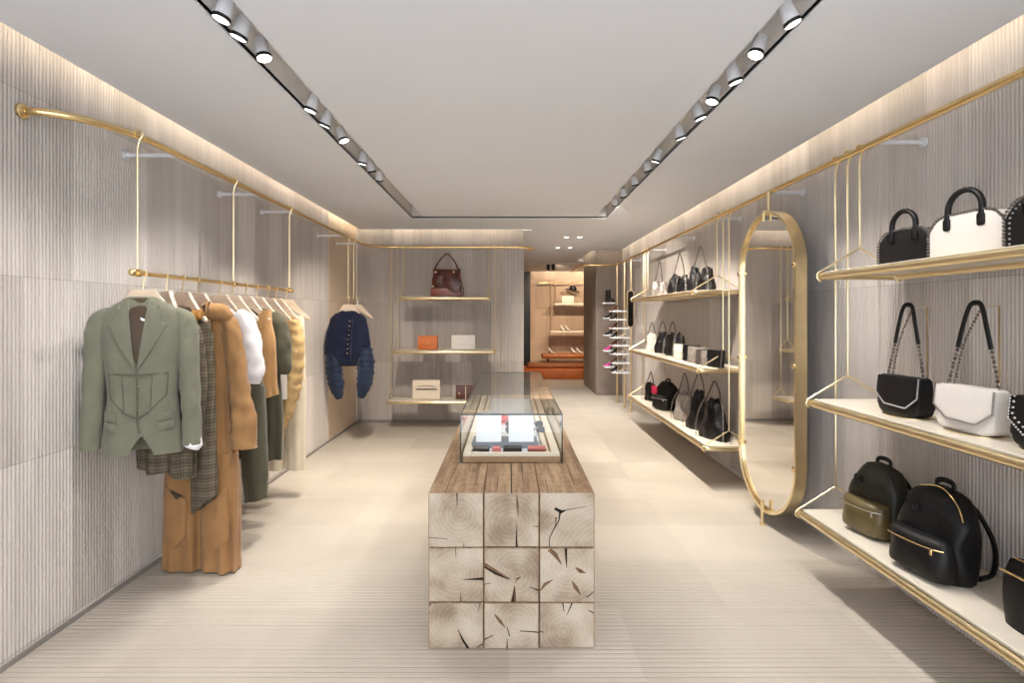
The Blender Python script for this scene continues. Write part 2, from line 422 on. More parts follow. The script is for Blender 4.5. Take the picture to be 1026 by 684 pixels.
# ceiling slab with the U-shaped recess and the cove slots
TI, TO, TE, TG = 1.115, 1.27, 7.05, 7.19
m = MB()
def slab(x0, x1, y0, y1): m.box(((x0 + x1) / 2, (y0 + y1) / 2, CZ + 0.015), (x1 - x0, y1 - y0, 0.03))
slab(EL, -TO, YF, TG); slab(-TI, TI, YF, TE); slab(TO, ER, YF, TG)
slab(EL, 0.34, TG, EB); slab(0.34, ER, TG, 10.83); slab(0.2, 1.607, 10.83, 12.9); slab(0.22, 4.6, 12.9, 15.8)
slab(0.2, 0.34, EB + 0.11, 10.83)
m.mi = 1
def chan(x0, x1, y0, y1): m.box(((x0 + x1) / 2, (y0 + y1) / 2, CZ + 0.17), (x1 - x0, y1 - y0, 0.02))
def wl(x0, x1, y0, y1): m.box(((x0 + x1) / 2, (y0 + y1) / 2, CZ + 0.095), (max(x1 - x0, 0.012), max(y1 - y0, 0.012), 0.17))
for s in (-1, 1):
    chan(min(s * TI, s * TO) - 0.02, max(s * TI, s * TO) + 0.02, YF, TG)
    wl(s * TO + (0 if s > 0 else -0.012), s * TO + (0.012 if s > 0 else 0), YF, TG); wl(s * TI - (0.012 if s > 0 else 0), s * TI + (0 if s > 0 else 0.012), YF, TE)
chan(-TO, TO, TE - 0.02, TG + 0.02); wl(-TO, TO, TG, TG + 0.012); wl(-TI, TI, TE - 0.012, TE)
struct(m.build('ceiling', [MT['ceil'], MT['recess']], smooth=False))
m = MB(); m.box((0.8, 8.0, TOP + 0.05), (8.4, 18.4, 0.1)); struct(m.build('ceiling_upper', MT['ceil'], smooth=False))
fluted('wall_left', (XL, YF), (XL, 6.93), 0, TOP, (1, 0), MT['wall'])
m = MB(); m.box((XL - 0.04, (6.93 + YB) / 2, TOP / 2), (0.084, YB - 6.93, TOP)); struct(m.build('wall_left_tan', MT['wall_tan'], smooth=False))
fluted('wall_right', (XR, YF), (XR, 11.05), 0, TOP, (-1, 0), MT['wall'])
fluted('wall_back', (XL, YB), (0.22, YB), 0, TOP, (0, -1), MT['wall'], th=0.14)
m = MB(); m.box((3.2, 11.975, TOP / 2), (2.9, 1.85, TOP), 0.03); struct(m.build('wall_pillar', MT['pillar'], smooth=False))
fluted('wall_far', (0.62, 16.0), (4.7, 16.0), 0, TOP, (0, -1), MT['wall_far'], pitch=0.03)
m = MB(); m.box((4.7, 14.4, TOP / 2), (0.1, 3.3, TOP)); struct(m.build('wall_far_right', MT['wall_far'], smooth=False))
m = MB(); m.box((0.17, 12.2, TOP / 2), (0.1, 7.72, TOP)); struct(m.build('wall_far_left', MT['wall_far'], smooth=False))
m = MB(); m.box((0.42, 16.02, 1.46), (0.4, 0.06, 2.9)); m.box((0.57, 15.98, 1.1), (0.02, 0.04, 0.3), 0.006)
struct(m.build('door_1', MT['blackd'], smooth=False))
m = MB(); m.box((XL + 0.004, 3.5, 0.012), (0.008, 9.4, 0.024)); struct(m.build('baseboard_left', MT['skirt'], smooth=False))
m = MB(); m.box((-1.03, YB - 0.004, 0.02), (2.5, 0.008, 0.04)); struct(m.build('baseboard_back', MT['skirt'], smooth=False))

# ------------------------------------------------------------------ brass rail round the room
RZ = 2.555; RXL, RXR = -1.965, 2.02; RYB = 7.68; RR = 0.019
t = thing('hanging_rail', 'brass rail on white wall posts above the clothes, curving along left and back walls', 'rail', (XL, 2.565, RZ))
def rel(p, o): return tuple(Vector(p) - Vector(o))
O = Vector((XL, 2.565, RZ))
r0 = 0.30
path = [(XL, 2.565, RZ), (RXL - r0 + 0.0, 2.565, RZ)] + arc((RXL - r0, 2.565 + 0.42, RZ), 1, -PI / 2, 0, 12, 'xy')
path = [(XL, 2.565, RZ)] + [(RXL - r0 + r0 * math.sin(a), 2.565 + 0.5 * (1 - math.cos(a)), RZ) for a in [PI / 2 * i / 14 for i in range(15)]]
path += [(RXL, y, RZ) for y in (3.5, 4.5, 5.5, 6.5, 7.1)]
path += [(RXL + 0.42 * (1 - math.cos(a)), 7.26 + 0.42 * math.sin(a), RZ) for a in [PI / 2 * i / 10 for i in range(1, 11)]]
path += [(x, RYB, RZ) for x in (-1.0, -0.4, 0.1)]
path += [(0.12 + 0.22 * math.sin(a), RYB + 0.22 * (1 - math.cos(a)), RZ) for a in [PI * i / 12 for i in range(1, 10)]]
m = MB(); m.tube([rel(p, O) for p in path], RR, 12); m.build('rail_tube', MT['gold_d'], t)
m = MB(); m.lathe([(0, 0), (0.036, 0), (0.036, 0.012), (0.028, 0.02), (0.022, 0.022), (0.022, 0.03), (0, 0.03)], 20, M=Matrix.Rotation(PI / 2, 4, 'Y')); m.build('wall_flange', MT['gold_d'], t)
def standoff(par, x0, x1, y, z):
    m = MB(); d = 1 if x1 > x0 else -1
    m.tube([(x0, y, z), (x1, y, z)], 0.0125, 12)
    m.tube([(x0, y, z), (x0 + d * 0.016, y, z)], 0.026, 14)
    m.build('wall_post', MT['white_p'], par)
for y in (3.257, 4.31, 5.04, 6.53, 7.25): standoff(t, 0, RXL - XL - 0.012, y - 2.565, -0.005)
t = thing('hanging_rail', 'brass rail on white wall posts above the bag shelves along the right wall', 'rail', (RXR, 0, RZ))
pth = [(0, y, 0) for y in (-1.0, 2, 4, 6, 8, 10.0)]
pth += [(-0.42 * (1 - math.cos(a)), 10.05 + 0.35 * math.sin(a), 0) for a in [PI / 2 * i / 8 for i in range(9)]]
pth += [(-0.46 - 0.2 * math.sin(a), 10.4 + 0.2 * (1 - math.cos(a)), 0) for a in [PI / 2 * i / 6 for i in range(7)]] + [(-0.66, 12.0, 0)]
m = MB(); m.tube(pth, RR, 12); m.build('rail_tube', MT['gold_d'], t)
for y in (1.6, 3.01, 4.25, 5.4, 6.74, 7.96, 9.5): standoff(t, XR - RXR, 0.012, y, -0.005)

# ------------------------------------------------------------------ ceiling spotlights
def spot_fixture(label, loc, aim, group):
    watt = 0.6 if loc[1] < 3 else 0.95 if loc[1] < 4 else 3.2 if loc[1] > 6 else 2.7
    o = thing('ceiling_spotlight', label, 'spotlight', loc, 0, group)
    d = (Vector(aim) - Vector(loc)).normalized(); q = d.to_track_quat('-Z', 'Y').to_matrix().to_4x4()
    m = MB(); m.lathe([(0, 0.05), (0.028, 0.05), (0.032, 0.045), (0.036, -0.05), (0.034, -0.05), (0.03, -0.04), (0, -0.04)], 18, M=q); hs = m.build('housing', MT['white_p'], o)
    m = MB(); m.lathe([(0.0345, -0.052), (0.0375, -0.052), (0.0375, -0.036), (0.0345, -0.036)], 18, M=q, ring=True); m.build('ring', MT['lens_b'], hs)
    m = MB(); m.lathe([(0, -0.05), (0.033, -0.05), (0.033, -0.046), (0, -0.046)], 18, M=q); m.build('lens', MT['lamp'], hs)
    m = MB(); m.tube([(0, 0, 0.0), (0, 0, 0.09 + CZ - loc[2] + 0.07)], 0.008, 8); m.build('stem', MT['white_p'], o)
    ld = bpy.data.lights.new('spot', 'SPOT'); ld.energy = SPOT_W * watt; ld.color = SPOT_COL if loc[1] < 4 else (1.0, 0.9, 0.78); ld.spot_size = R(86); ld.spot_blend = 0.6; ld.shadow_soft_size = 0.03
    lo = bpy.data.objects.new('spotlight_beam', ld); col.objects.link(lo); lo.location = Vector(loc) + d * 0.06; lo.rotation_euler = d.to_track_quat('-Z', 'Y').to_euler()
    return o
ORD = ['nearest the shop front', 'second from the shop front', 'third from the shop front', 'fourth from the shop front', 'fifth from the shop front', 'sixth from the shop front', 'seventh from the shop front', 'eighth from the shop front', 'ninth from the shop front', 'tenth from the shop front', 'eleventh from the shop front']
LS = [2.31, 2.46, 2.66, 3.34, 3.6, 3.92, 4.5, 4.75, 5.06]
for i, y in enumerate(LS):
    tx = [-1.9, -2.1, -0.6, -1.9, -2.1, -0.3, -1.7, -0.9, -1.6][i]
    spot_fixture('white cylinder spotlight in the ceiling channel above the clothes, ' + ORD[i], (-1.195, y, CZ + 0.02), (tx, y + [-0.2, 0.0, -0.3, -0.1, 0.2, -0.2, 0.2, 0.8, 1.6][i], 0.6), 'spotlights in the left ceiling channel')
RS = [2.35, 2.63, 2.93, 3.2, 3.47, 3.86, 4.43, 4.75, 5.23, 5.75, 6.2]
for i, y in enumerate(RS):
    tx = [2.1, 0.4, 1.9, 0.5, 2.0, 1.9, 0.6, 2.0, 1.9, 1.8, 1.9][i]
    spot_fixture('white cylinder spotlight in the ceiling channel above the bag shelves, ' + ORD[i], (1.195, y, CZ + 0.02), (tx, y + [-0.2, -0.3, 0.0, -0.2, 0.0, 0.2, 0.5, 0.3, 0.9, 1.4, 3.0][i], 0.7), 'spotlights in the right ceiling channel')
# unseen lamps added along the same channels to light the shop-front end
for x, tx in ((-1.195, -1.9), (1.195, 1.9)):
    for y in (0.3, 0.9, 1.6):
        ld = bpy.data.lights.new('spot', 'SPOT'); ld.energy = SPOT_W * 0.25; ld.color = SPOT_COL; ld.spot_size = R(86); ld.spot_blend = 0.6; ld.shadow_soft_size = 0.03
        lo = bpy.data.objects.new('spotlight_beam', ld); col.objects.link(lo); lo.location = (x, y, CZ); d = Vector((tx - x, 0.5, -2.2)); lo.rotation_euler = d.to_track_quat('-Z', 'Y').to_euler()
for i, (x, y) in enumerate(((0.93, 8.9), (1.145, 8.9), (0.915, 10.27), (1.14, 10.27))):
    o = thing('recessed_downlight', 'small recessed downlight in the ceiling behind the glass case, ' + ['front left of four', 'front right of four', 'rear left of four', 'rear right of four'][i], 'downlight', (x, y, CZ), 0, 'recessed downlights')
    m = MB(); m.lathe([(0.04, -0.004), (0.055, -0.004), (0.055, 0.002), (0.04, 0.002)], 20, ring=True); m.build('rim', MT['white_p'], o)
    m = MB(); m.lathe([(0, -0.002), (0.04, -0.002), (0.04, 0.001), (0, 0.001)], 20); m.build('lens', MT['lamp'], o)
    ld = bpy.data.lights.new('spot', 'SPOT'); ld.energy = 120 if x > 1 else 40; ld.color = SPOT_COL; ld.spot_size = R(100); ld.spot_blend = 0.6; ld.shadow_soft_size = 0.03
    lo = bpy.data.objects.new('downlight_beam', ld); col.objects.link(lo); lo.location = (x, y, CZ - 0.01)

# ------------------------------------------------------------------ oak beam plinth
PX0, PX1, PY0, PY1 = -0.388, 0.412, 2.635, 5.85
pl = thing('beam_plinth', 'long table of nine stacked square oak beams with cracked end grain', 'table', ((PX0 + PX1) / 2, PY0, 0))
zc = [0.0, 0.222, 0.486, 0.752]
def pxz(px, py): return ((px / 2.974 + 420 - 510) / 208.75, 1.6 - ((py / 2.974 + 430) - 316) / 208.75)
CR = {  # (row from the top, column): list of (points with half-widths, material)
 (0, 0): [([(113, 190, 2), (113, 232, .5)], 2), ([(25, 322, .8), (85, 326, .4)], 2), ([(133, 355, 1), (133, 338, .4)], 2)],
 (0, 1): [([(291, 355, 3.2), (290, 330, 2.4), (291, 286, .5)], 2), ([(290, 192, 1), (293, 225, 4), (295, 258, 1)], 3), ([(190, 282, 1), (198, 276, .4)], 2), ([(355, 290, 1.2), (340, 289, .4)], 2)],
 (0, 2): [([(420, 243, 3), (417, 270, 1.6), (400, 300, 1.4), (388, 325, 1.2), (388, 354, 1.2)], 2), ([(404, 236, 4), (424, 246, 5), (440, 240, .5)], 2), ([(440, 240, .8), (500, 230, .4)], 2), ([(408, 262, 3), (405, 290, 1)], 3)],
 (1, 0): [([(190, 446, 4), (165, 447, 2.6), (130, 448, .5)], 2), ([(108, 355, 1), (110, 385, .4)], 2), ([(124, 518, 1.6), (124, 490, .5)], 2)],
 (1, 1): [([(190, 404, 9), (225, 424, 7), (268, 446, 2)], 3), ([(190, 410, 3), (228, 430, 3.4), (268, 447, 1)], 2), ([(281, 518, 9), (283, 495, 6), (284, 468, 1)], 3), ([(278, 518, 4), (283, 490, 1.6), (284, 466, .5)], 2), ([(355, 480, 2), (330, 470, .6)], 2), ([(190, 462, 1), (215, 458, .4)], 2), ([(284, 446, 1), (300, 440, 4), (285, 456, 1)], 3)],
 (1, 2): [([(437, 355, 4), (438, 385, 2.6), (440, 412, .5)], 2), ([(388, 355, 8), (405, 372, 7), (424, 402, 1)], 3), ([(466, 412, 2), (480, 422, 6), (496, 428, 1)], 3), ([(358, 482, 2), (374, 462, 5), (398, 448, 1)], 3), ([(455, 452, 1), (466, 470, 6), (480, 492, 2)], 3), ([(500, 500, 1.4), (522, 482, 1)], 2)],
 (2, 0): [([(146, 655, 5), (130, 628, 3), (115, 596, .5)], 2), ([(190, 640, 2), (172, 650, 1)], 2), ([(26, 525, 2.6), (36, 520, 1)], 2), ([(26, 548, 1.4), (34, 545, .6)], 2), ([(182, 518, 1), (175, 545, .4)], 2)],
 (2, 1): [([(262, 655, 2.2), (262, 622, .5)], 2), ([(226, 552, 2), (240, 570, 5), (256, 590, 1)], 3), ([(190, 626, 2), (222, 612, .5)], 2), ([(300, 600, .8), (355, 604, 1.6)], 2), ([(262, 590, 1), (270, 616, 1.4)], 2)],
 (2, 2): [([(428, 519, 2), (432, 546, .8)], 2), ([(456, 519, 2), (440, 554, .6)], 2), ([(355, 602, 1.4), (372, 606, .5)], 2), ([(505, 540, 1), (520, 548, 1.6)], 2)]}
PITH = {(0, 0): (0.02, 0.03), (0, 1): (-0.01, -0.02), (0, 2): (0.2, -0.2), (1, 0): (-0.01, 0.0), (1, 1): (0.03, -0.01), (1, 2): (0.0, 0.05), (2, 0): (0.0, 0.03), (2, 1): (0.03, 0.02), (2, 2): (-0.02, -0.03)}
wid = (PX1 - PX0) / 3
for r in range(3):
    z1, z0 = zc[3 - r], zc[2 - r]
    for c in range(3):
        cx = PX0 + wid * (c + 0.5); czz = (z0 + z1) / 2; pu, pv = PITH[(r, c)]
        org = Vector((cx + pu, PY0, czz + pv))
        m = MB()
        jx = [0.0, -0.006, 0.0][r]
        w_ = wid - 0.0025
        yo = [0.0, 0.004, 0.002][(r + c) % 3]
        m.box((cx - org.x, (PY1 - PY0) / 2 + yo, czz - org.z), (w_, PY1 - PY0, z1 - z0 - 0.002), 0.004, 1)
        m.bm.faces.ensure_lookup_table()
        for f in m.bm.faces:
            f.normal_update(); f.material_index = 0 if abs(f.normal.y) > 0.9 else 1
        for pts, mi in CR[(r, c)]:
            L = [(Vector((*pxz(p[0], p[1]),)), p[2] / 2.974 / 208.75) for p in pts]
            left, right = [], []
            for i, (q, hw) in enumerate(L):
                tdir = (L[min(i + 1, len(L) - 1)][0] - L[max(i - 1, 0)][0]); tdir.normalize(); nn = Vector((-tdir.y, tdir.x))
                left.append(q + nn * hw); right.append(q - nn * hw)
            poly = left + right[::-1]
            m.mi = mi
            bx0, bx1 = cx - wid / 2 + 0.003, cx + wid / 2 - 0.003; bz0, bz1 = z0 + 0.003, z1 - 0.003
            poly = [(min(max(p.x, bx0), bx1) - org.x, min(max(p.y, bz0), bz1) - org.z) for p in poly]
            try: m.prism(poly, yo - (0.0008 if mi == 3 else 0.0014), yo + 0.004)
            except ValueError: pass
        # splits along the top of the upper beams
        if r == 0:
            m.mi = 2
            for (xx, ya, yb, hw) in {0: [(-0.05, 0.0, 0.35, 0.002), (0.09, 0.1, 0.6, 0.0015)], 1: [(0.0, 0.0, 0.5, 0.004), (-0.07, 0.05, 0.25, 0.0015), (0.06, 0.2, 0.6, 0.002)], 2: [(-0.09, 0.0, 0.2, 0.002), (0.05, 0.12, 0.5, 0.0015)]}[c]:
                top = z1 - org.z
                m.prism([(cx - org.x + xx - hw, top - 0.003), (cx - org.x + xx + hw, top - 0.003), (cx - org.x + xx + hw * 0.6, top + 0.0004), (cx - org.x + xx - hw * 0.6, top + 0.0004)], ya, yb)
        b = m.build('beam', [MT['end'], MT['side'], MT['crack'], MT['crack_b']], pl, smooth=False)
        b.location = org - Vector(((PX0 + PX1) / 2, PY0, 0))

# ------------------------------------------------------------------ glass case on the plinth
PT = 0.751
GX, GW, GY0, GY1, GH = 0.014, 0.59, 3.157, 5.5, 0.276
gc = thing('glass_case', 'long clear glass display case on the oak beam table', 'display case', (GX, GY0, PT))
gl_ = GY1 - GY0
def pane(name, c, d, edge_axis):
    m = MB(); m.box(c, d)
    for f in m.bm.faces:
        f.normal_update(); n = f.normal
        f.material_index = 0 if abs(n[edge_axis]) > 0.9 else 1
    m.build(name, [MT['glass'], MT['gedge']], gc, smooth=False)
g = 0.007
pane('front_pane', (0, g / 2, GH / 2), (GW, g, GH), 1)
pane('back_pane', (0, gl_ - g / 2, GH / 2), (GW, g, GH), 1)
pane('side_pane', (-GW / 2 + g / 2, gl_ / 2, GH / 2), (g, gl_ - 2 * g - 0.002, GH), 0)
pane('side_pane', (GW / 2 - g / 2, gl_ / 2, GH / 2), (g, gl_ - 2 * g - 0.002, GH), 0)
pane('top_pane', (0, gl_ / 2, GH + 0.001 + g / 2), (GW, gl_, g), 2)
m = MB(); m.box((0, gl_ / 2, 0.018), (GW - 0.026, gl_ - 0.03, 0.034), 0.002, 1); trb = m.build('tray_base', MT['ebase'], gc, smooth=False)
m = MB()
iw, il = GW - 0.03, gl_ - 0.034
def frame(w0, w1, l0, l1, z, h):
    for s in (-1, 1): m.box((s * (w0 + w1) / 4, gl_ / 2, z), ((w0 - w1) / 2, l0, h), 0.002, 1)
    for s in (-1, 1): m.box((0, gl_ / 2 + s * (l0 + l1) / 4, z), (w1 - 0.002, (l0 - l1) / 2, h), 0.002, 1)
frame(iw, iw - 0.09, il, il - 0.07, 0.044, 0.02)
m.build('outer_border', MT['creamb'], trb, smooth=False)
m = MB()
for s in (-1, 1): m.box((s * (iw / 2 - 0.075), gl_ / 2, 0.042), (0.03, il - 0.1, 0.018), 0.002, 1)
m.build('inner_border', MT['creamb'], trb, smooth=False)
m = MB(); m.box((0, gl_ / 2, 0.0365), (iw - 0.19, il - 0.16, 0.004), 0.001, 1); m.build('display_pad', MT['papw'], trb, smooth=False)
IZ = PT + 0.0395
def flatbox(name, label, cat, x, y, w, l, h, mats, rz=0.0, lid=None, tilt=0.0, z=IZ, group=None):
    o = thing(name, label, cat, (x, y, z), rz, group)
    m = MB(); m.box((0, 0, h / 2), (w, l, h), min(0.004, h / 4), 2); m.build('body', mats, o, smooth=False)
    if lid is not None:
        m = MB(); m.box((0, 0, h + 0.004), (w * 0.96, l * 0.96, 0.008), 0.003, 1); m.build('lid', lid, o, smooth=False)
    return o
# grey boxes whose white panels paint the ceiling's reflection on the glass
def box_reflection(label, x, y, w, hgt):
    o = thing('reflection_box', label, 'display stand', (x, y, IZ), 0, 'boxes with painted reflections in the glass case')
    m = MB(); m.box((0, 0.12, 0.016), (w + 0.05, 0.2, 0.03), 0.003, 1); m.build('base', MT['greyb'], o, smooth=False)
    Mx = Matrix.Translation((0, 0.03, 0.034)) @ Matrix.Rotation(R(-32), 4, 'X')
    m = MB(); m.box((0, 0, hgt / 2), (w, 0.012, hgt), 0.003, 1, M=Mx); m.build('panel', MT['papw'], o, smooth=False)
    m = MB(); m.tube([(0, 0.17, 0.031), (0, 0.05 + hgt * 0.4, hgt * 0.8)], 0.005, 8); m.build('strut', MT['chrome'], o)
    return o
box_reflection('grey box with a white painted reflection, left one in the glass case', -0.125, 3.33, 0.155, 0.2)
box_reflection('grey box with a white painted reflection, right one in the glass case', 0.075, 3.33, 0.155, 0.2)
flatbox('wallet', 'black leather wallet at the front left inside the glass case', 'wallet', -0.165, 3.262, 0.095, 0.07, 0.022, MT['black'], lid=MT['taupe_l'])
flatbox('card_holder', 'small pink card holder beside the black wallet in the glass case', 'card holder', -0.075, 3.262, 0.05, 0.07, 0.02, MT['rose'], lid=MT['rose'])
flatbox('wallet', 'black leather wallet at the front middle inside the glass case', 'wallet', 0.02, 3.262, 0.11, 0.07, 0.022, MT['black'], lid=MT['black'])
flatbox('wallet', 'rose tan wallet at the front right inside the glass case', 'wallet', 0.165, 3.262, 0.11, 0.07, 0.022, MT['brown_p'], lid=MT['rose'])
o = thing('pouch', 'round coral pouch on a pink mat inside the glass case', 'pouch', (-0.11, 4.2, IZ + 0.005))
m = MB(); m.lathe([(0, 0), (0.09, 0), (0.1, 0.015), (0.09, 0.035), (0, 0.045)], 24); m.build('body', MT['red'], o)
m = MB(); m.tube([(0.1 * math.cos(2 * PI * i / 24), 0.1 * math.sin(2 * PI * i / 24), 0.018) for i in range(24)], 0.004, 6, close=True); m.build('piping', MT['rose'], o)
m = MB(); m.box((0, 0, 0.002), (0.34, 0.34, 0.004)); tag(m.build('display_mat', MT['rose'], smooth=False, loc=(-0.07, 4.25, IZ)), 'pink mat under the round coral pouch in the glass case', 'mat')
for i, (nm, cl) in enumerate((('amber', (210, 140, 40)), ('coral', (206, 72, 62)), ('teal', (60, 130, 130)))):
    m = MB(); m.lathe([(0, 0), (0.02, 0.004), (0.028, 0.018), (0.02, 0.034), (0, 0.04)], 16)
    tag(m.build('trinket', simple('enamel_' + nm, cl, 0.25), loc=(0.08 + 0.05 * (i - 1), 4.3, IZ)), 'small round %s trinket in a row inside the glass case' % nm, 'trinket', 'trinkets in the glass case')
def glasses(label, x, y):
    o = thing('sunglasses', label, 'sunglasses', (x, y, IZ + 0.002), 0, 'sunglasses in the glass case')
    m = MB()
    for s in (-1, 1): m.tube([(s * 0.035 + 0.027 * math.cos(a), 0, 0.026 + 0.022 * math.sin(a)) for a in [2 * PI * i / 18 for i in range(18)]], 0.003, 6, close=True)
    m.tube([(-0.008, 0, 0.034), (0, -0.003, 0.037), (0.008, 0, 0.034)], 0.003, 6); m.build('frame', MT['brown_l'], o)
    for s in (-1, 1):
        m = MB(); m.prism([(s * 0.035 + 0.026 * math.cos(a), 0.026 + 0.021 * math.sin(a)) for a in [2 * PI * i / 18 for i in range(18)]], -0.001, 0.001); m.build('lens', MT['dark'], o, smooth=False)
        m = MB(); m.tube([(s * 0.062, 0, 0.034), (s * 0.064, 0.1, 0.03), (s * 0.06, 0.13, 0.012)], 0.0025, 6); m.build('temple', MT['brown_l'], o)
for i, (x, y) in enumerate(((0.06, 3.75), (0.06, 3.95), (0.2, 3.75), (0.2, 3.95))):
    glasses(['dark sunglasses behind the right white panel in the glass case', 'dark sunglasses in the second row of the glass case', 'dark sunglasses beside the inner right strip, front row in the glass case', 'dark sunglasses beside the inner right strip, second row in the glass case'][i], x - 0.02, y)
flatbox('wallet', 'dark brown wallet lying behind the left white panel in the glass case', 'wallet', -0.13, 3.86, 0.12, 0.1, 0.022, MT['brown_l'], lid=MT['taupe_l'])

# ------------------------------------------------------------------ hanging bar with clothes
BZ = 1.825; BX = RXL
hb = thing('clothes_bar', 'brass bar hung on three thin rods from the left rail, full of clothes', 'clothes bar', (BX, 2.867, BZ))
m = MB(); m.tube([(0, 0, 0), (0, 2.09, 0)], 0.0125, 12); m.build('bar', MT['gold_d'], hb)
m = MB()
for y in (-0.004, 2.094): m.ball((0, y, 0), 0.02, 2)
m.build('end_cap', MT['gold_d'], hb)
def rod_hook(parent, x, y, z0, z1, name='suspension_rod', r=0.0055):
    """a thin rod ending in an open hook over the rail whose centre is at z1"""
    m = MB(); q = RR + r + 0.001
    pts = [(x, y, z0), (x, y, z1 - q - 0.045), (x, y, z1 - q - 0.03)]
    pts = [(x, y, z0), (x, y, z1 - 0.07)] + [(x + q * math.cos(a), y, z1 + q * math.sin(a)) for a in [R(-60 + 20 * i) for i in range(0, 13)]]
    m.tube(pts, r, 8); return m.build(name, MT['gold'], parent)
for y in (2.905, 3.916, 4.912):
    rod_hook(hb, 0, y - 2.867, 0.0, RZ - BZ)
    m = MB(); m.tube([(0, y - 2.867 - 0.012, 0), (0, y - 2.867 + 0.012, 0)], 0.021, 14); m.build('collar', MT['gold_d'], hb)

def hanger_geo(o, extra=0.0):
    # hanger hangs below the bar; local origin at the bar's centre
    half = [(0.05, -0.085), (0.062, -0.09), (0.078, -0.125), (0.13, -0.178), (0.195, -0.238), (0.205, -0.25), (0.203, -0.262), (0.19, -0.266), (0.125, -0.222), (0.07, -0.178), (0.035, -0.165), (0, -0.162)]
    poly = half + [(-x, z) for x, z in half[-2::-1]]
    m = MB(); m.prism(poly, -0.01, 0.01, 0.004, 2); m.build('body', MT['hang'], o)
    q = 0.0125 + 0.0045
    pts = [(0, 0, -0.088), (0, 0, -0.05), (0.006, 0, -0.035)] + [(q * math.cos(a), 0, q * math.sin(a)) for a in [R(-70 + 22 * i) for i in range(13)]]
    m = MB(); m.tube(pts, 0.0035, 8); m.build('hook', MT['gold'], o)
HG = 'wooden clothes hangers on the bar'
HY = [2.95, 3.15, 3.31, 3.46, 3.731, 3.90, 4.094, 4.272, 4.475, 4.634, 4.838]
HRZ = [R(14), R(38), R(24), R(12), R(12), R(10), R(12), R(8), R(12), R(10), R(-8)]
HRZ = [-a if i in () else a for i, a in enumerate(HRZ)]
HL = ['the sage blazer', 'the brown checked coat', 'the brown checked dress', 'the long mustard jumpsuit', 'the white puff-sleeved shirt', 'the grey-green trousers', 'the sleeveless ochre top', 'the dark olive jacket', 'the pale grey shirt', 'the ruched golden blouse', 'the cream trousers']
h0 = thing('clothes_hanger', 'pale wooden hanger with brass hook holding ' + HL[0], 'hanger', (BX, HY[0], BZ), HRZ[0], HG); hanger_geo(h0)
for i in range(1, 11): dup(h0, (BX, HY[i], BZ), -HRZ[i] if i else 0, 'pale wooden hanger with brass hook holding ' + HL[i])

def ringpts(cx, cy, z, hw, d, n, ph, amp, k, seed, slope=0.0, pw=2.6):
    out = []
    for j in range(n):
        a = 2 * PI * j / n; ca, sa = math.cos(a), math.sin(a)
        x = math.copysign(abs(ca) ** (2 / pw), ca) * hw; y = math.copysign(abs(sa) ** (2 / pw), sa) * d
        nz = noise.noise(Vector((ca * 1.3 * k * 0.35 + seed, sa * k * 0.35, z * 1.1 + seed * 3.1))) * 1.2 + 0.5 * math.sin(k * a + ph)
        f = amp * nz
        out.append(Vector((cx + x * (1 + f * 0.25), cy + y + (math.copysign(1, y) if abs(y) > 1e-6 else 0) * f * 0.06 * min(1, abs(sa) * 1.6), z + slope * x)))
    return out
def drape(m, rows, n=48, amp=0.25, k=7, seed=0.0, step=0.02, hem=0.0, hemslope=0.0, ampz=None, inner=True):
    """rows: (z, cx, hw, d) from top to bottom. closed cloth body with an open looking hem"""
    zt, zb = rows[0][0], rows[-1][0]; N = max(6, int((zt - zb) / step)); rings = []
    for i in range(N + 1):
        z = zt - (zt - zb) * i / N; cx, hw, d = interp(rows, z); u = i / N
        a = amp * (0.25 + 0.75 * u) if ampz is None else amp * ampz(u)
        sl = hemslope * max(0, (u - 0.7) / 0.3)
        ring = ringpts(cx, 0, z, hw, d, n, seed, a, k, seed, sl)
        if hem and u > 0.8:
            for p in ring: p.z += hem * (u - 0.8) / 0.2 * noise.noise(Vector((p.x * 9 + seed, p.y * 9, seed)))
        rings.append(ring)
    if inner:
        last = rings[-1]; c = sum(last, Vector()) / len(last)
        rings.append([c + (p - c) * 0.94 for p in last]); rings.append([c + (p - c) * 0.9 + Vector((0, 0, 0.12)) for p in last])
    m.loft(rings)
def front_of(rows, pw=2.6):
    def fy(x, z):
        cx, hw, d = interp(rows, z); t_ = min(0.995, abs((x - cx) / max(hw, 1e-6)))
        return -d * (1 - t_ ** pw) ** (1 / pw)
    return fy
def sleeve(m, path, radii, depth=0.8, n=20, seed=0.0, ruche=0.0, wr=0.13, open_end=True):
    P = smooth_path(path, 10); N = len(P); rings = []
    for i, p in enumerate(P):
        u = i / (N - 1) * (len(radii) - 1); k = min(int(u), len(radii) - 2); r = radii[k] + (radii[k + 1] - radii[k]) * (u - k)
        tq = (P[min(i + 1, N - 1)] - P[max(i - 1, 0)]).normalized()
        sd = Vector((tq.z, 0, -tq.x)).normalized() if abs(tq.z) > 0.05 else Vector((0, 0, 1)); fw = tq.cross(sd)
        ring = []
        for j in range(n):
            a = 2 * PI * j / n
            f = 1 + wr * noise.noise(Vector((math.cos(a) * 1.6 + seed, math.sin(a) * 1.6, i * 0.22 + seed))) + 0.05 * math.sin(3 * a + seed * 2 + i * 0.06) * min(1, i / 12) + ruche * math.sin(i * 1.5 + 1.2 * math.sin(a * 2 + seed) + 2.2 * math.cos(a))
            ring.append(p + sd * (math.cos(a) * r * f) + fw * (math.sin(a) * r * depth * f))
        rings.append(ring)
    if open_end:
        last = rings[-1]; c = sum(last, Vector()) / n; tq = (P[-1] - P[-3]).normalized()
        rings.append([c + (p - c) * 0.9 for p in last]); rings.append([c + (p - c) * 0.86 - tq * 0.05 for p in last])
    m.loft(rings)
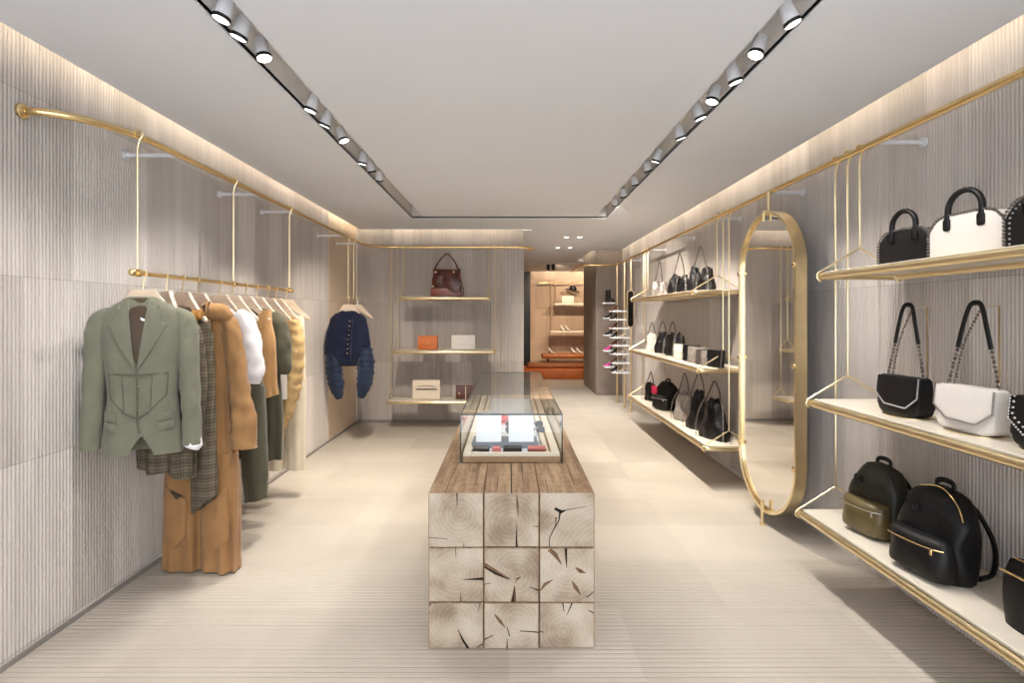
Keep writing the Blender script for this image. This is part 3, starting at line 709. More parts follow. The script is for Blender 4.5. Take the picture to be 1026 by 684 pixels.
def garment(name, label, cat, i, zl=0.0, rz=None):
    return thing(name, label, cat, (BX, HY[i], 0), HRZ[i] if rz is None else rz, 'clothes on the hanging bar')

# sage blazer
o = garment('blazer', 'sage green tailored blazer with peaked lapels facing the shop front', 'blazer', 0)
rows = [(1.7, 0, 0.06, 0.04), (1.685, 0, 0.09, 0.05), (1.655, 0, 0.14, 0.06), (1.61, 0, 0.19, 0.066), (1.55, 0, 0.2, 0.075), (1.44, 0, 0.19, 0.085), (1.3, 0, 0.172, 0.085), (1.18, 0, 0.162, 0.08), (1.08, 0, 0.17, 0.082), (0.95, 0, 0.185, 0.085), (0.865, 0, 0.19, 0.085)]
m = MB(); drape(m, rows, 96, 0.09, 6, 1.3, hem=0.01)
for v in m.bm.verts:   # rounded cutaway fronts
    q = v.co
    if q.z < 0.97 and q.y < -0.02 and abs(q.x - 0.02) < 0.06: q.z += 0.11 * (1 - abs(q.x - 0.02) / 0.06) ** 0.8 * min(1, (0.97 - q.z) / 0.1)
if True:
    bd = m.build('body', MT['sage'], o, ang=60)
fy = front_of(rows)
for s in (-1, 1):
    m = MB(); sleeve(m, [(s * 0.13, 0, 1.612), (s * 0.19, 0, 1.585), (s * 0.213, 0, 1.5), (s * 0.22, -0.005, 1.35), (s * 0.23, -0.012, 1.18), (s * 0.24, -0.02, 1.02), (s * 0.244, -0.02, 0.9)], [0.03, 0.05, 0.056, 0.054, 0.05, 0.047, 0.048], 0.85, seed=s * 2.0); m.build('sleeve', MT['sage'], o, ang=70)
m = MB(); m.patch([(-0.05, 1.692), (0.05, 1.692), (0.062, 1.6), (0.045, 1.48), (0.0, 1.34), (-0.05, 1.48), (-0.066, 1.6)], fy, 0.001, 0.003); m.build('lining', MT['lining'], o)
for s in (-1, 1):
    m = MB(); m.patch([(s * 0.05, 1.7), (s * 0.088, 1.685), (s * 0.10, 1.575), (s * 0.135, 1.55), (s * 0.12, 1.52), (s * 0.075, 1.43), (s * 0.004, 1.315), (s * 0.03, 1.45), (s * 0.055, 1.56)], fy, 0.006, 0.007); m.build('lapel', MT['sage'], o)
m = MB(); m.patch([(0.012, 1.59), (0.045, 1.575), (0.05, 1.565), (0.018, 1.575)], fy, 0.006, 0.003, 1); m.patch([(0.042, 1.575), (0.05, 1.565), (0.045, 1.47), (0.036, 1.47)], fy, 0.006, 0.003, 1); m.build('price_tag', MT['papw'], o); 
m = MB()
ss = [(-0.14, 1.292), (0.145, 1.292)]
def seam(m, pts, w=0.0035, off=0.003):
    for a, b in zip(pts[:-1], pts[1:]):
        a = Vector(a); b = Vector(b); t_ = (b - a).normalized(); n_ = Vector((-t_.y, t_.x)) * w
        m.patch([tuple(a + n_), tuple(b + n_), tuple(b - n_), tuple(a - n_)], fy, off, 0.003, 2)
seam(m, [(-0.14, 1.295), (0, 1.29), (0.14, 1.295)]); seam(m, [(-0.13, 1.17), (-0.06, 1.09), (0.0, 1.06), (0.06, 1.1), (0.13, 1.18)]); seam(m, [(0.0, 1.33), (0.0, 1.07)])
seam(m, [(-0.14, 1.295), (-0.13, 1.17)], 0.002); seam(m, [(0.14, 1.295), (0.13, 1.18)], 0.002); seam(m, [(-0.07, 1.29), (-0.06, 1.1)], 0.0015); seam(m, [(0.07, 1.29), (0.06, 1.1)], 0.0015)
seam(m, [(0.0, 1.06), (0.006, 1.02), (0.014, 0.985)], 0.005); m.build('corset_seam', MT['sage_d'], bd)
for s in (-1, 1):
    for k in range(2):
        m = MB(); zz = 1.085 - 0.05 * k; m.patch([(s * 0.095, zz), (s * 0.165, zz + 0.012), (s * 0.165, zz - 0.03), (s * 0.095, zz - 0.04)], fy, 0.006, 0.006, 2); m.build('pocket_flap', MT['sage'], bd)
m = MB()
for k in range(5): zz = 1.275 - 0.042 * k; m.ball((0.012, fy(0.012, zz) - 0.009, zz), 0.0045, 1)
m.build('fastener', MT['gold'], o)
m = MB(); sleeve(m, [(0.242, -0.02, 0.93), (0.246, -0.02, 0.9), (0.24, -0.02, 0.882)], [0.043, 0.045, 0.04], 0.85); m.build('cuff_lining', MT['white_c'], o)

# brown checked coat
o = garment('coat', 'brown checked wool coat hanging directly behind the sage blazer', 'coat', 1, rz=R(-14))
rows = [(1.655, 0, 0.07, 0.045), (1.61, 0, 0.15, 0.055), (1.56, 0, 0.19, 0.06), (1.3, 0, 0.19, 0.065), (1.0, 0, 0.18, 0.07), (0.8, 0, 0.19, 0.07), (0.715, 0, 0.185, 0.07)]
m = MB(); drape(m, rows, 56, 0.35, 9, 4.1, hem=0.03, hemslope=-0.12); m.build('body', MT['plaid'], o, ang=70)
m = MB(); sleeve(m, [(0.15, 0, 1.57), (0.2, 0, 1.45), (0.215, 0, 1.2), (0.2, 0, 0.95), (0.2, 0, 0.86)], [0.04, 0.05, 0.05, 0.045, 0.05], 0.8, seed=5); m.build('sleeve', MT['plaid'], o, ang=70)
m = MB(); sleeve(m, [(-0.05, -0.02, 1.62), (0.02, -0.06, 1.61), (0.1, -0.05, 1.62), (0.16, -0.02, 1.59)], [0.02, 0.032, 0.034, 0.02], 0.8, seed=2, ruche=0.12, open_end=False); m.build('collar', MT['ambr'], o)
# brown checked dress with a long side drape
o = garment('dress', 'brown checked dress with amber scarf collar and a long slanted drape', 'dress', 2, rz=R(-12))
rows = [(1.65, 0, 0.07, 0.045), (1.6, 0, 0.15, 0.05), (1.55, 0, 0.185, 0.055), (1.3, 0.01, 0.18, 0.06), (1.0, 0.0, 0.17, 0.06), (0.76, 0, 0.18, 0.06)]
m = MB(); drape(m, rows, 56, 0.3, 8, 2.7, hem=0.02); m.build('body', MT['plaid'], o, ang=70)
rows = [(1.5, 0.13, 0.06, 0.03), (1.2, 0.14, 0.065, 0.034), (0.9, 0.145, 0.075, 0.03), (0.6, 0.152, 0.078, 0.028), (0.47, 0.152, 0.074, 0.024)]
m = MB(); drape(m, [(a, b, c, d + 0.025) for a, b, c, d in rows], 40, 0.22, 5, 8.2, hemslope=0.75); m.build('drape_panel', MT['plaid'], o, ang=70)
m = MB(); sleeve(m, [(-0.04, -0.03, 1.6), (0.05, -0.075, 1.56), (0.12, -0.07, 1.585), (0.17, -0.03, 1.62)], [0.02, 0.036, 0.04, 0.02], 0.8, seed=4, ruche=0.14, open_end=False)
sleeve(m, [(0.09, -0.075, 1.56), (0.08, -0.085, 1.5), (0.1, -0.08, 1.45)], [0.03, 0.028, 0.018], 0.5, seed=7, ruche=0.1); m.build('collar', MT['ambr'], o)
# mustard jumpsuit
o = garment('jumpsuit', 'long mustard jumpsuit with wide legs and front pockets nearly touching the floor', 'jumpsuit', 3, rz=R(-4)); o.location.x += 0.035
rows = [(1.66, 0.02, 0.08, 0.05), (1.6, 0, 0.16, 0.06), (1.55, 0, 0.195, 0.065), (1.3, 0, 0.2, 0.062), (1.07, 0, 0.185, 0.058), (1.02, 0, 0.19, 0.062), (0.8, 0, 0.212, 0.07), (0.66, 0, 0.222, 0.075)]
m = MB(); drape(m, rows, 60, 0.4, 11, 6.3, inner=False); m.build('bodice', MT['mustard'], o, ang=70)
for s in (-1, 1):
    lr = [(0.74, s * 0.106, 0.113, 0.07), (0.5, s * 0.113, 0.122, 0.08), (0.3, s * 0.118, 0.116, 0.075), (0.1, s * 0.118, 0.112, 0.07), (0.012, s * 0.118, 0.116, 0.07)]
    m = MB(); drape(m, lr, 44, 0.36, 7, 3.0 + s, hem=0.004); lg = m.build('trouser_leg', MT['mustard'], o, ang=70)
    fl = front_of(lr)
    m = MB(); m.patch([(s * 0.2, 0.55), (s * 0.06, 0.47), (s * 0.045, 0.43), (s * 0.06, 0.24), (s * 0.13, 0.16), (s * 0.21, 0.22)], fl, 0.008, 0.014, 4); m.build('pocket', MT['mustard'], lg, ang=70)
    m = MB(); m.patch([(s * 0.15, 0.522), (s * 0.08, 0.487), (s * 0.105, 0.47)], fl, 0.016, 0.008, 2); m.build('pocket_shade', MT['lining'], lg)  # raised dark patch painting the shade inside the pocket mouth
m = MB(); sleeve(m, [(0.15, -0.01, 1.58), (0.2, -0.015, 1.5), (0.235, -0.02, 1.3), (0.265, -0.03, 1.1), (0.285, -0.03, 0.95), (0.285, -0.03, 0.78)], [0.045, 0.06, 0.058, 0.06, 0.072, 0.075], 0.8, seed=1, wr=0.3); m.build('sleeve', MT['mustard'], o, ang=70)
m = MB(); sleeve(m, [(-0.15, -0.01, 1.58), (-0.2, -0.01, 1.45), (-0.2, -0.015, 1.2), (-0.19, -0.02, 1.0), (-0.18, -0.02, 0.9)], [0.045, 0.055, 0.055, 0.055, 0.05], 0.8, seed=6, wr=0.15); m.build('sleeve', MT['mustard'], o, ang=70)
m = MB(); sleeve(m, [(0.03, -0.05, 1.62), (0.09, -0.08, 1.635), (0.16, -0.055, 1.62), (0.185, -0.02, 1.58)], [0.03, 0.05, 0.052, 0.03], 0.75, seed=3, wr=0.2, ruche=0.03, open_end=False)
sleeve(m, [(0.05, -0.075, 1.6), (0.07, -0.095, 1.53), (0.1, -0.09, 1.48)], [0.05, 0.045, 0.012], 0.35, seed=9, ruche=0.06, open_end=False); m.build('collar', MT['ochre'], o)
m = MB(); sleeve(m, [(-0.18, -0.0, 1.045), (0.0, -0.078, 1.045), (0.18, 0.0, 1.045)], [0.012, 0.016, 0.012], 1, ruche=0.2, open_end=False); m.build('waist_tie', MT['mustard'], o)
# white shirt
o = garment('shirt', 'white cotton shirt with puffed half sleeves beside the mustard jumpsuit', 'shirt', 4, rz=R(-6))
rows = [(1.66, 0, 0.07, 0.045), (1.62, 0, 0.13, 0.055), (1.57, 0, 0.18, 0.062), (1.3, 0, 0.19, 0.07), (1.16, 0, 0.2, 0.07)]
m = MB(); drape(m, rows, 48, 0.3, 7, 5.0, hem=0.01); m.build('body', MT['white_c'], o, ang=70)
for s in (-1, 1):
    m = MB(); sleeve(m, [(s * 0.13, -0.005, 1.61), (s * 0.185, -0.01, 1.55), (s * 0.225, -0.015, 1.4), (s * 0.235, -0.015, 1.25), (s * 0.225, -0.015, 1.15)], [0.045, 0.07, 0.083, 0.086, 0.07], 0.75, seed=s + 3, wr=0.17); m.build('sleeve', MT['white_c'], o, ang=70)
m = MB(); m.tube([(0.07 * math.cos(a), 0.045 * math.sin(a), 1.655) for a in [2 * PI * i / 24 for i in range(24)]], 0.012, 8, close=True); m.build('collar', MT['white_c'], o)
# grey-green trousers
o = garment('trousers', 'long grey-green trousers hanging below the white shirt', 'trousers', 5, rz=R(-6))
rows = [(1.6, 0, 0.16, 0.035), (1.5, 0, 0.18, 0.05), (1.3, 0.02, 0.19, 0.06), (1.05, 0.03, 0.2, 0.065)]
m = MB(); drape(m, rows, 44, 0.2, 6, 3.3, inner=False); m.build('seat', MT['green_c'], o, ang=70)
m = MB(); drape(m, [(1.1, 0.135, 0.1, 0.06), (0.8, 0.15, 0.095, 0.065), (0.5, 0.175, 0.085, 0.06), (0.3, 0.185, 0.07, 0.055)], 36, 0.25, 5, 1.1, hemslope=0.2); m.build('trouser_leg', MT['green_c'], o, ang=70)
m = MB(); drape(m, [(1.1, -0.06, 0.1, 0.06), (0.8, -0.05, 0.1, 0.06), (0.62, -0.03, 0.09, 0.05)], 36, 0.25, 5, 2.4); m.build('trouser_leg', MT['dolive'], o, ang=70)
# ochre top
o = garment('sleeveless_top', 'ochre sleeveless top with a slanted hem between white shirt and olive jacket', 'top', 6, rz=R(-6))
rows = [(1.64, 0.17, 0.03, 0.03), (1.55, 0.13, 0.075, 0.045), (1.42, 0.07, 0.16, 0.055), (1.3, 0.05, 0.185, 0.06), (1.1, 0.04, 0.2, 0.066), (0.95, 0.04, 0.215, 0.07)]
m = MB(); drape(m, rows, 44, 0.25, 7, 7.7, hemslope=0.3); m.build('body', MT['ochre'], o, ang=70)
m = MB(); sleeve(m, [(-0.16, 0.0, 1.6), (-0.12, 0.0, 1.5), (-0.1, 0, 1.4)], [0.03, 0.04, 0.06], 0.6, open_end=False); m.build('shoulder_strap', MT['ochre'], o)
# dark olive jacket
o = garment('jacket', 'dark olive jacket with full sleeves over a matching skirt, behind the ochre top', 'jacket', 7, rz=R(-6))
rows = [(1.655, 0, 0.08, 0.045), (1.61, 0, 0.15, 0.055), (1.55, 0, 0.185, 0.06), (1.2, 0, 0.19, 0.068), (0.8, 0.03, 0.19, 0.07), (0.49, 0.04, 0.17, 0.065)]
m = MB(); drape(m, rows, 44, 0.3, 7, 9.4); m.build('body', MT['dolive'], o, ang=70)
for s in (-1, 1):
    m = MB(); sleeve(m, [(s * 0.12, -0.005, 1.6), (s * 0.18, -0.01, 1.53), (s * 0.205, -0.015, 1.38), (s * 0.225, -0.015, 1.22), (s * 0.215, -0.01, 1.16)], [0.045, 0.07, 0.08, 0.07, 0.055], 0.8, seed=s + 8, wr=0.2); m.build('sleeve', MT['dolive'], o, ang=70)
# pale grey shirt
o = garment('shirt', 'pale grey shirt squeezed between olive jacket and golden blouse', 'shirt', 8, rz=R(-6))
rows = [(1.64, 0, 0.07, 0.04), (1.58, 0, 0.14, 0.048), (1.3, 0, 0.15, 0.05), (0.92, 0, 0.15, 0.055)]
m = MB(); drape(m, rows, 40, 0.3, 7, 0.4); m.build('body', MT['greyw'], o, ang=70)
m = MB(); m.tube([(0.065 * math.cos(a), 0.04 * math.sin(a), 1.635) for a in [2 * PI * i / 20 for i in range(20)]], 0.01, 8, close=True); m.build('collar', MT['greyw'], o)
# golden blouse
o = garment('blouse', 'golden beige blouse with long ruched sleeves near the bar end', 'blouse', 9, rz=R(-4))
rows = [(1.62, 0.03, 0.08, 0.045), (1.56, 0.04, 0.14, 0.05), (1.4, 0.03, 0.16, 0.055), (1.1, 0.02, 0.15, 0.05), (0.95, 0.02, 0.14, 0.05)]
m = MB(); drape(m, rows, 40, 0.3, 7, 3.4); m.build('body', MT['gold_c'], o, ang=70)
m = MB(); sleeve(m, [(0.15, -0.01, 1.56), (0.185, -0.02, 1.4), (0.18, -0.03, 1.15), (0.15, -0.035, 0.95), (0.08, -0.035, 0.75), (0.03, -0.035, 0.58)], [0.05, 0.062, 0.07, 0.07, 0.06, 0.03], 0.8, seed=2, ruche=0.08, wr=0.15); m.build('sleeve', MT['gold_c'], o, ang=80)
# cream trousers
o = garment('trousers', 'cream straight trousers hanging last on the brass bar', 'trousers', 10, rz=R(4))
rows = [(1.6, 0.0, 0.15, 0.03), (1.5, 0.0, 0.16, 0.045), (1.2, 0.0, 0.165, 0.055), (1.0, 0.0, 0.17, 0.06)]
m = MB(); drape(m, rows, 40, 0.15, 5, 1.4, inner=False); m.build('seat', MT['cream_c'], o, ang=70)
for s in (-1, 1):
    m = MB(); drape(m, [(1.05, s * 0.085, 0.088, 0.055), (0.7, s * 0.087, 0.085, 0.055), (0.245, s * 0.09, 0.08, 0.055)], 32, 0.2, 5, 2 + s); m.build('trouser_leg', MT['cream_c'], o, ang=70)

# navy blouse near the corner on its own rods
NY = 6.71
for (y, lab, nm) in ((6.71, 'brass hanging rod carrying the navy blouse hanger', 0), (6.95, 'brass hanging rod behind the one with the navy blouse', 1)):
    o = thing('hanging_rod', lab, 'rod', (RXL, y, BZ), 0, 'single hanging rods near the corner')
    rod_hook(o, 0, 0, 0.02, RZ - BZ, 'rod', 0.005)
    m = MB(); m.tube([(0.0, 0.016 * math.cos(a), 0.016 * math.sin(a)) for a in [2 * PI * i / 16 for i in range(16)]], 0.005, 8, close=True); m.build('ring', MT['gold'], o)
dup(h0, (RXL, 6.71, BZ - 0.004), 0, 'pale wooden hanger with brass hook holding the navy blouse', 'wooden hangers on the single rods')
dup(h0, (RXL + 0.05, 6.95, BZ - 0.004), R(-6), 'empty pale wooden hanger behind the navy blouse', 'wooden hangers on the single rods')
o = thing('blouse', 'navy blouse with full ruched sleeves and a slanted row of buttons', 'blouse', (RXL, NY, 0), 0)
rows = [(1.64, 0, 0.1, 0.05), (1.615, 0, 0.17, 0.06), (1.56, 0, 0.215, 0.07), (1.4, -0.005, 0.25, 0.08), (1.25, -0.005, 0.27, 0.085), (1.13, -0.01, 0.265, 0.085), (1.07, 0.0, 0.2, 0.075), (1.02, 0.02, 0.15, 0.07), (0.985, 0.03, 0.08, 0.05)]
m = MB(); drape(m, rows, 56, 0.28, 7, 2.2, inner=False); m.build('body', MT['navy'], o, ang=70)
fy = front_of(rows)
m = MB(); sleeve(m, [(-0.17, -0.01, 1.14), (-0.165, -0.02, 1.0), (-0.15, -0.03, 0.85), (-0.125, -0.03, 0.72), (-0.1, -0.03, 0.585)], [0.09, 0.1, 0.1, 0.09, 0.035], 0.7, seed=3, ruche=0.05, wr=0.12, open_end=False); m.build('sleeve', MT['denim'], o, ang=80)
m = MB(); sleeve(m, [(0.2, -0.01, 1.2), (0.22, -0.02, 1.05), (0.22, -0.03, 0.9), (0.2, -0.03, 0.75), (0.16, -0.03, 0.6)], [0.09, 0.105, 0.105, 0.09, 0.04], 0.7, seed=6, ruche=0.05, wr=0.12, open_end=False); m.build('sleeve', MT['denim'], o, ang=80)
m = MB(); m.tube([(0.1 * math.cos(a), 0.05 * math.sin(a), 1.637 + 0.006 * math.sin(5 * a)) for a in [2 * PI * i / 30 for i in range(30)]], 0.018, 8, close=True); m.build('collar', MT['navy'], o)
for k in range(8):
    zz = 1.53 - 0.055 * k; xx = 0.045 - 0.004 * k
    m = MB(); m.ball((xx, fy(xx, zz) - 0.014, zz), 0.011, 1); m.build('button', MT['gold'], o)
m = MB(); m.patch([(0.062, 1.6), (0.08, 1.6), (0.05, 1.04), (0.032, 1.04)], fy, 0.004, 0.006, 3); m.build('placket', MT['navy'], o)

# ------------------------------------------------------------------ hanging shelves
def shelf(label, loc, rz, length, depth, zc_, rod_in, group, frm='gold', left=True, right=True):
    """origin under the rail's line; local x = length, -y = front; zc_ = height of the frame tube"""
    o = thing('hanging_shelf', label, 'shelf', (loc[0], loc[1], zc_), rz, group)
    L, D, r = length / 2, depth / 2, 0.021
    cr = 0.03; pts = []
    for (sx, sy, a0) in ((1, -1, -90), (1, 1, 0), (-1, 1, 90), (-1, -1, 180)):
        for i in range(5):
            a = R(a0 + 90 * i / 4); pts.append((sx * (L - cr) + cr * math.cos(a), sy * (D - cr) + cr * math.sin(a), 0))
    m = MB(); m.tube(pts, r, 10, close=True); m.build('frame', MT[frm], o)
    m = MB(); m.box((0, 0, 0.016), (length - 0.03, depth - 0.03, 0.02), 0.003, 1); m.build('board', MT['shelf'], o, smooth=False)
    for sx in [s for s, u in ((-1, left), (1, right)) if u]:
        x = sx * (L - 0.012); apex = 0.165
        m = MB(); q = r + 0.006
        tri = [(x, -D + 0.0 - q * 0.2, -q)] + [(x, -D - q * math.cos(a), q * math.sin(a)) for a in [R(-60 + 30 * i) for i in range(5)]] + [(x, -0.012, apex - 0.008), (x, 0, apex), (x, 0.012, apex - 0.008)] + [(x, D + q * math.cos(a), q * math.sin(a)) for a in [R(60 - 30 * i) for i in range(5)]] + [(x, D, -q)]
        m.tube(tri, 0.0055, 8); m.build('bracket', MT['gold'], o)
        m = MB(); z1 = RZ - zc_; qq = RR + 0.0065
        pts2 = [(x, 0, apex), (x, 0, z1 - 0.07)] + [(x, qq * math.cos(a), z1 + qq * math.sin(a)) for a in [R(-60 + 20 * i) for i in range(13)]]
        m.tube(pts2, 0.006, 8); m.build('suspension_rod', MT['gold'], o)
    return o
SZ = [1.825, 1.078, 0.378]; ST = 0.026
RB = -PI / 2
shn = [(0.45, 3.174), (0.34, 3.287), (0.22, 3.408)]
shm = [(5.32, 8.0), (5.17, 8.15), (5.03, 8.26)]
nm = ['top', 'middle', 'bottom']
for i in range(3):
    a, b = shn[i]; shelf('%s brass-framed hanging shelf nearest the shop front, right of the tall mirror' % nm[i], (RXR, (a + b) / 2), RB, b - a, 0.44, SZ[i], 0, 'hanging shelves along the right wall')
    a, b = shm[i]; shelf('%s brass-framed hanging shelf beyond the tall mirror on the right wall' % nm[i], (RXR, (a + b) / 2), RB, b - a, 0.44, SZ[i], 0, 'hanging shelves along the right wall')
for i, (a, b) in enumerate(((-1.49, -0.28), (-1.575, -0.195), (-1.66, -0.10))):
    shelf('%s brass-framed hanging shelf on the back wall' % nm[i], ((a + b) / 2, RYB), 0, b - a, 0.36, [1.835, 1.10, 0.41][i], 0, 'hanging shelves on the back wall')

# ------------------------------------------------------------------ tall mirror
MY, MX = 4.2, 1.985
mr = thing('standing_mirror', 'tall pill-shaped mirror in a deep brass frame between the bag shelves', 'mirror', (MX, MY, 0), R(1.6) + PI)
hw = 0.44; zt, zb = 2.39, 0.10
def pill(hw, zt, zb, n=20):
    p = [(hw * math.cos(a), zt - hw + hw * math.sin(a)) for a in [PI * i / n for i in range(n + 1)]]
    p += [(hw * math.cos(a), zb + hw + hw * math.sin(a)) for a in [PI + PI * i / n for i in range(n + 1)]]
    return p
# local: x -> depth normal; mirror plane is local y-z, front towards local +x (which points to world -x)
def to_yz(poly, x): return [(x, p[0], p[1]) for p in poly]
m = MB(); out = pill(hw, zt, zb, 24); inn = pill(hw - 0.022, zt - 0.022, zb + 0.022, 24)
m.loft([to_yz(out, -0.045), to_yz(out, 0.035), to_yz(inn, 0.035), to_yz(inn, -0.045)], close=True); mf = m.build('frame', MT['gold'], mr, ang=30)
m = MB(); i2 = pill(hw - 0.023, zt - 0.023, zb + 0.023, 24); i3 = pill(hw - 0.028, zt - 0.028, zb + 0.028, 24)
m.loft([to_yz(i2, 0.0), to_yz(i2, 0.03), to_yz(i3, 0.026), to_yz(i3, 0.0)], close=True); m.build('gasket', MT['gold_d'], mf, ang=30)
m = MB(); gp = pill(hw - 0.024, zt - 0.024, zb + 0.024, 24)
m.loft([to_yz(gp, -0.01), to_yz(gp, 0.012)]); m.build('glass', MT['mirror'], mr, smooth=False)
for y, z in ((-hw + 0.012, zb + hw), (hw - 0.012, zb + hw), (-hw + 0.012, zt - hw), (hw - 0.012, zt - hw), (-hw + 0.012, 1.25), (hw - 0.012, 1.25)):
    m = MB(); m.box((0.036, y * 0.985, z), (0.02, 0.035, 0.03), 0.005, 1); m.build('clip', MT['gold_d'], mf)
m = MB(); m.tube([(0.0, 0, zt - 0.01), (0.0, 0, RZ - 0.012)], 0.013, 12); m.tube([(0.038, 0, zt - 0.07), (0.038, 0, zt + 0.0)], 0.012, 12); m.box((0.02, 0, zt - 0.0), (0.05, 0.03, 0.03), 0.006, 1); m.build('top_post', MT['gold'], mr)
m = MB(); m.tube([(0.045, 0, 0.012), (0.045, 0, zb + 0.09)], 0.013, 12); m.lathe([(0, 0), (0.024, 0), (0.024, 0.012), (0, 0.012)], 16, (0.045, 0, 0)); m.box((0.02, 0, zb + 0.005), (0.06, 0.03, 0.03), 0.006, 1); m.build('foot_post', MT['gold'], mr)

# ------------------------------------------------------------------ bags
def beads(m, pts, r=0.004, step=0.009):
    P = [Vector(p) for p in pts]; acc = 0.0
    for a, b in zip(P[:-1], P[1:]):
        L = (b - a).length; d = acc
        while d < L: m.ball(a + (b - a) * (d / L), r, 1); d += step
        acc = d - L
def chain(m, pts, r=0.004):
    """chain of small alternating links along a path"""
    P = smooth_path(pts, 6); L = [0]
    for a, b in zip(P[:-1], P[1:]): L.append(L[-1] + (b - a).length)
    n = max(4, int(L[-1] / (r * 2.6))); k = 0
    for i in range(n + 1):
        s = L[-1] * i / n
        while k < len(L) - 2 and L[k + 1] < s: k += 1
        f = (s - L[k]) / max(1e-9, L[k + 1] - L[k]); p = P[k] + (P[k + 1] - P[k]) * f
        m.ball(p, r, 1, (1.2, 0.7, 1.3) if i % 2 else (0.7, 1.2, 1.3))
def dome_bag(label, loc, rz, w, h, d, mat, group, studs=False):
    o = thing('handbag', label, 'handbag', loc, rz, group)
    c = 0.62
    half = [(w / 2, 0.006), (w / 2, h * c), (w * 0.485, h * 0.72), (w * 0.40, h * 0.9), (w * 0.34, h * 0.975), (w * 0.26, h), (0, h * 1.01)]
    poly = half + [(-x, z) for x, z in half[-2::-1]]
    m = MB(); m.prism(poly, -d / 2, d / 2, 0.012, 3); m.build('body', mat, o, ang=60)
    for s in (-1, 1):
        m = MB(); beads(m, [(x, s * (d / 2 - 0.001), z + 0.003) for x, z in [(x * 1.012, z) for x, z in poly]], 0.0072, 0.0145); m.build('chain_edging', MT['steel'], o)
    if studs:
        m = MB(); ins = [(x * 0.86, z * 0.86 + 0.012) for x, z in poly]; beads(m, [(x, -d / 2 - 0.001, z) for x, z in ins], 0.005, 0.02); m.build('studs', MT['chrome'], o)
    for s in (-1,):
        m = MB(); hx = w * 0.225; y = s * (d / 2 - 0.004)
        pts = [(-hx, y, h * 0.72), (-hx, y * 1.02, h)] + [(-hx * math.cos(a), y, h + 0.022 + (hx * 0.95) * math.sin(a)) for a in [PI * i / 12 for i in range(13)]] + [(hx, y * 1.02, h), (hx, y, h * 0.72)]
        m.tube(pts, 0.0125, 10); 
        for q in (-1, 1): m.box((q * hx, y + s * 0.004, h * 0.8), (0.034, 0.012, h * 0.3), 0.012, 3)
        m.build('handle', MT['black'], o)
    m = MB(); m.tube([(-w * 0.43, 0, h * 0.86), (-w * 0.28, 0, h * 0.985), (0, 0, h + 0.002), (w * 0.28, 0, h * 0.985), (w * 0.43, 0, h * 0.86)], 0.004, 6); m.build('zip', MT['chrome'], o)
    return o
SH = SZ[0] + ST
dome_bag('small black dome handbag with chain edging on the near top shelf', (2.0, 2.695, SH), RB + R(4), 0.33, 0.168, 0.14, MT['black'], 'dome handbags on the near top shelf')
dome_bag('white dome handbag with black handles on the near top shelf', (2.0, 2.335, SH), RB + R(4), 0.36, 0.182, 0.14, MT['white_l'], 'dome handbags on the near top shelf')
dome_bag('black studded dome handbag beside the white one, cut by the picture edge', (2.0, 1.965, SH), RB + R(3), 0.34, 0.19, 0.14, MT['black'], 'dome handbags on the near top shelf', True)

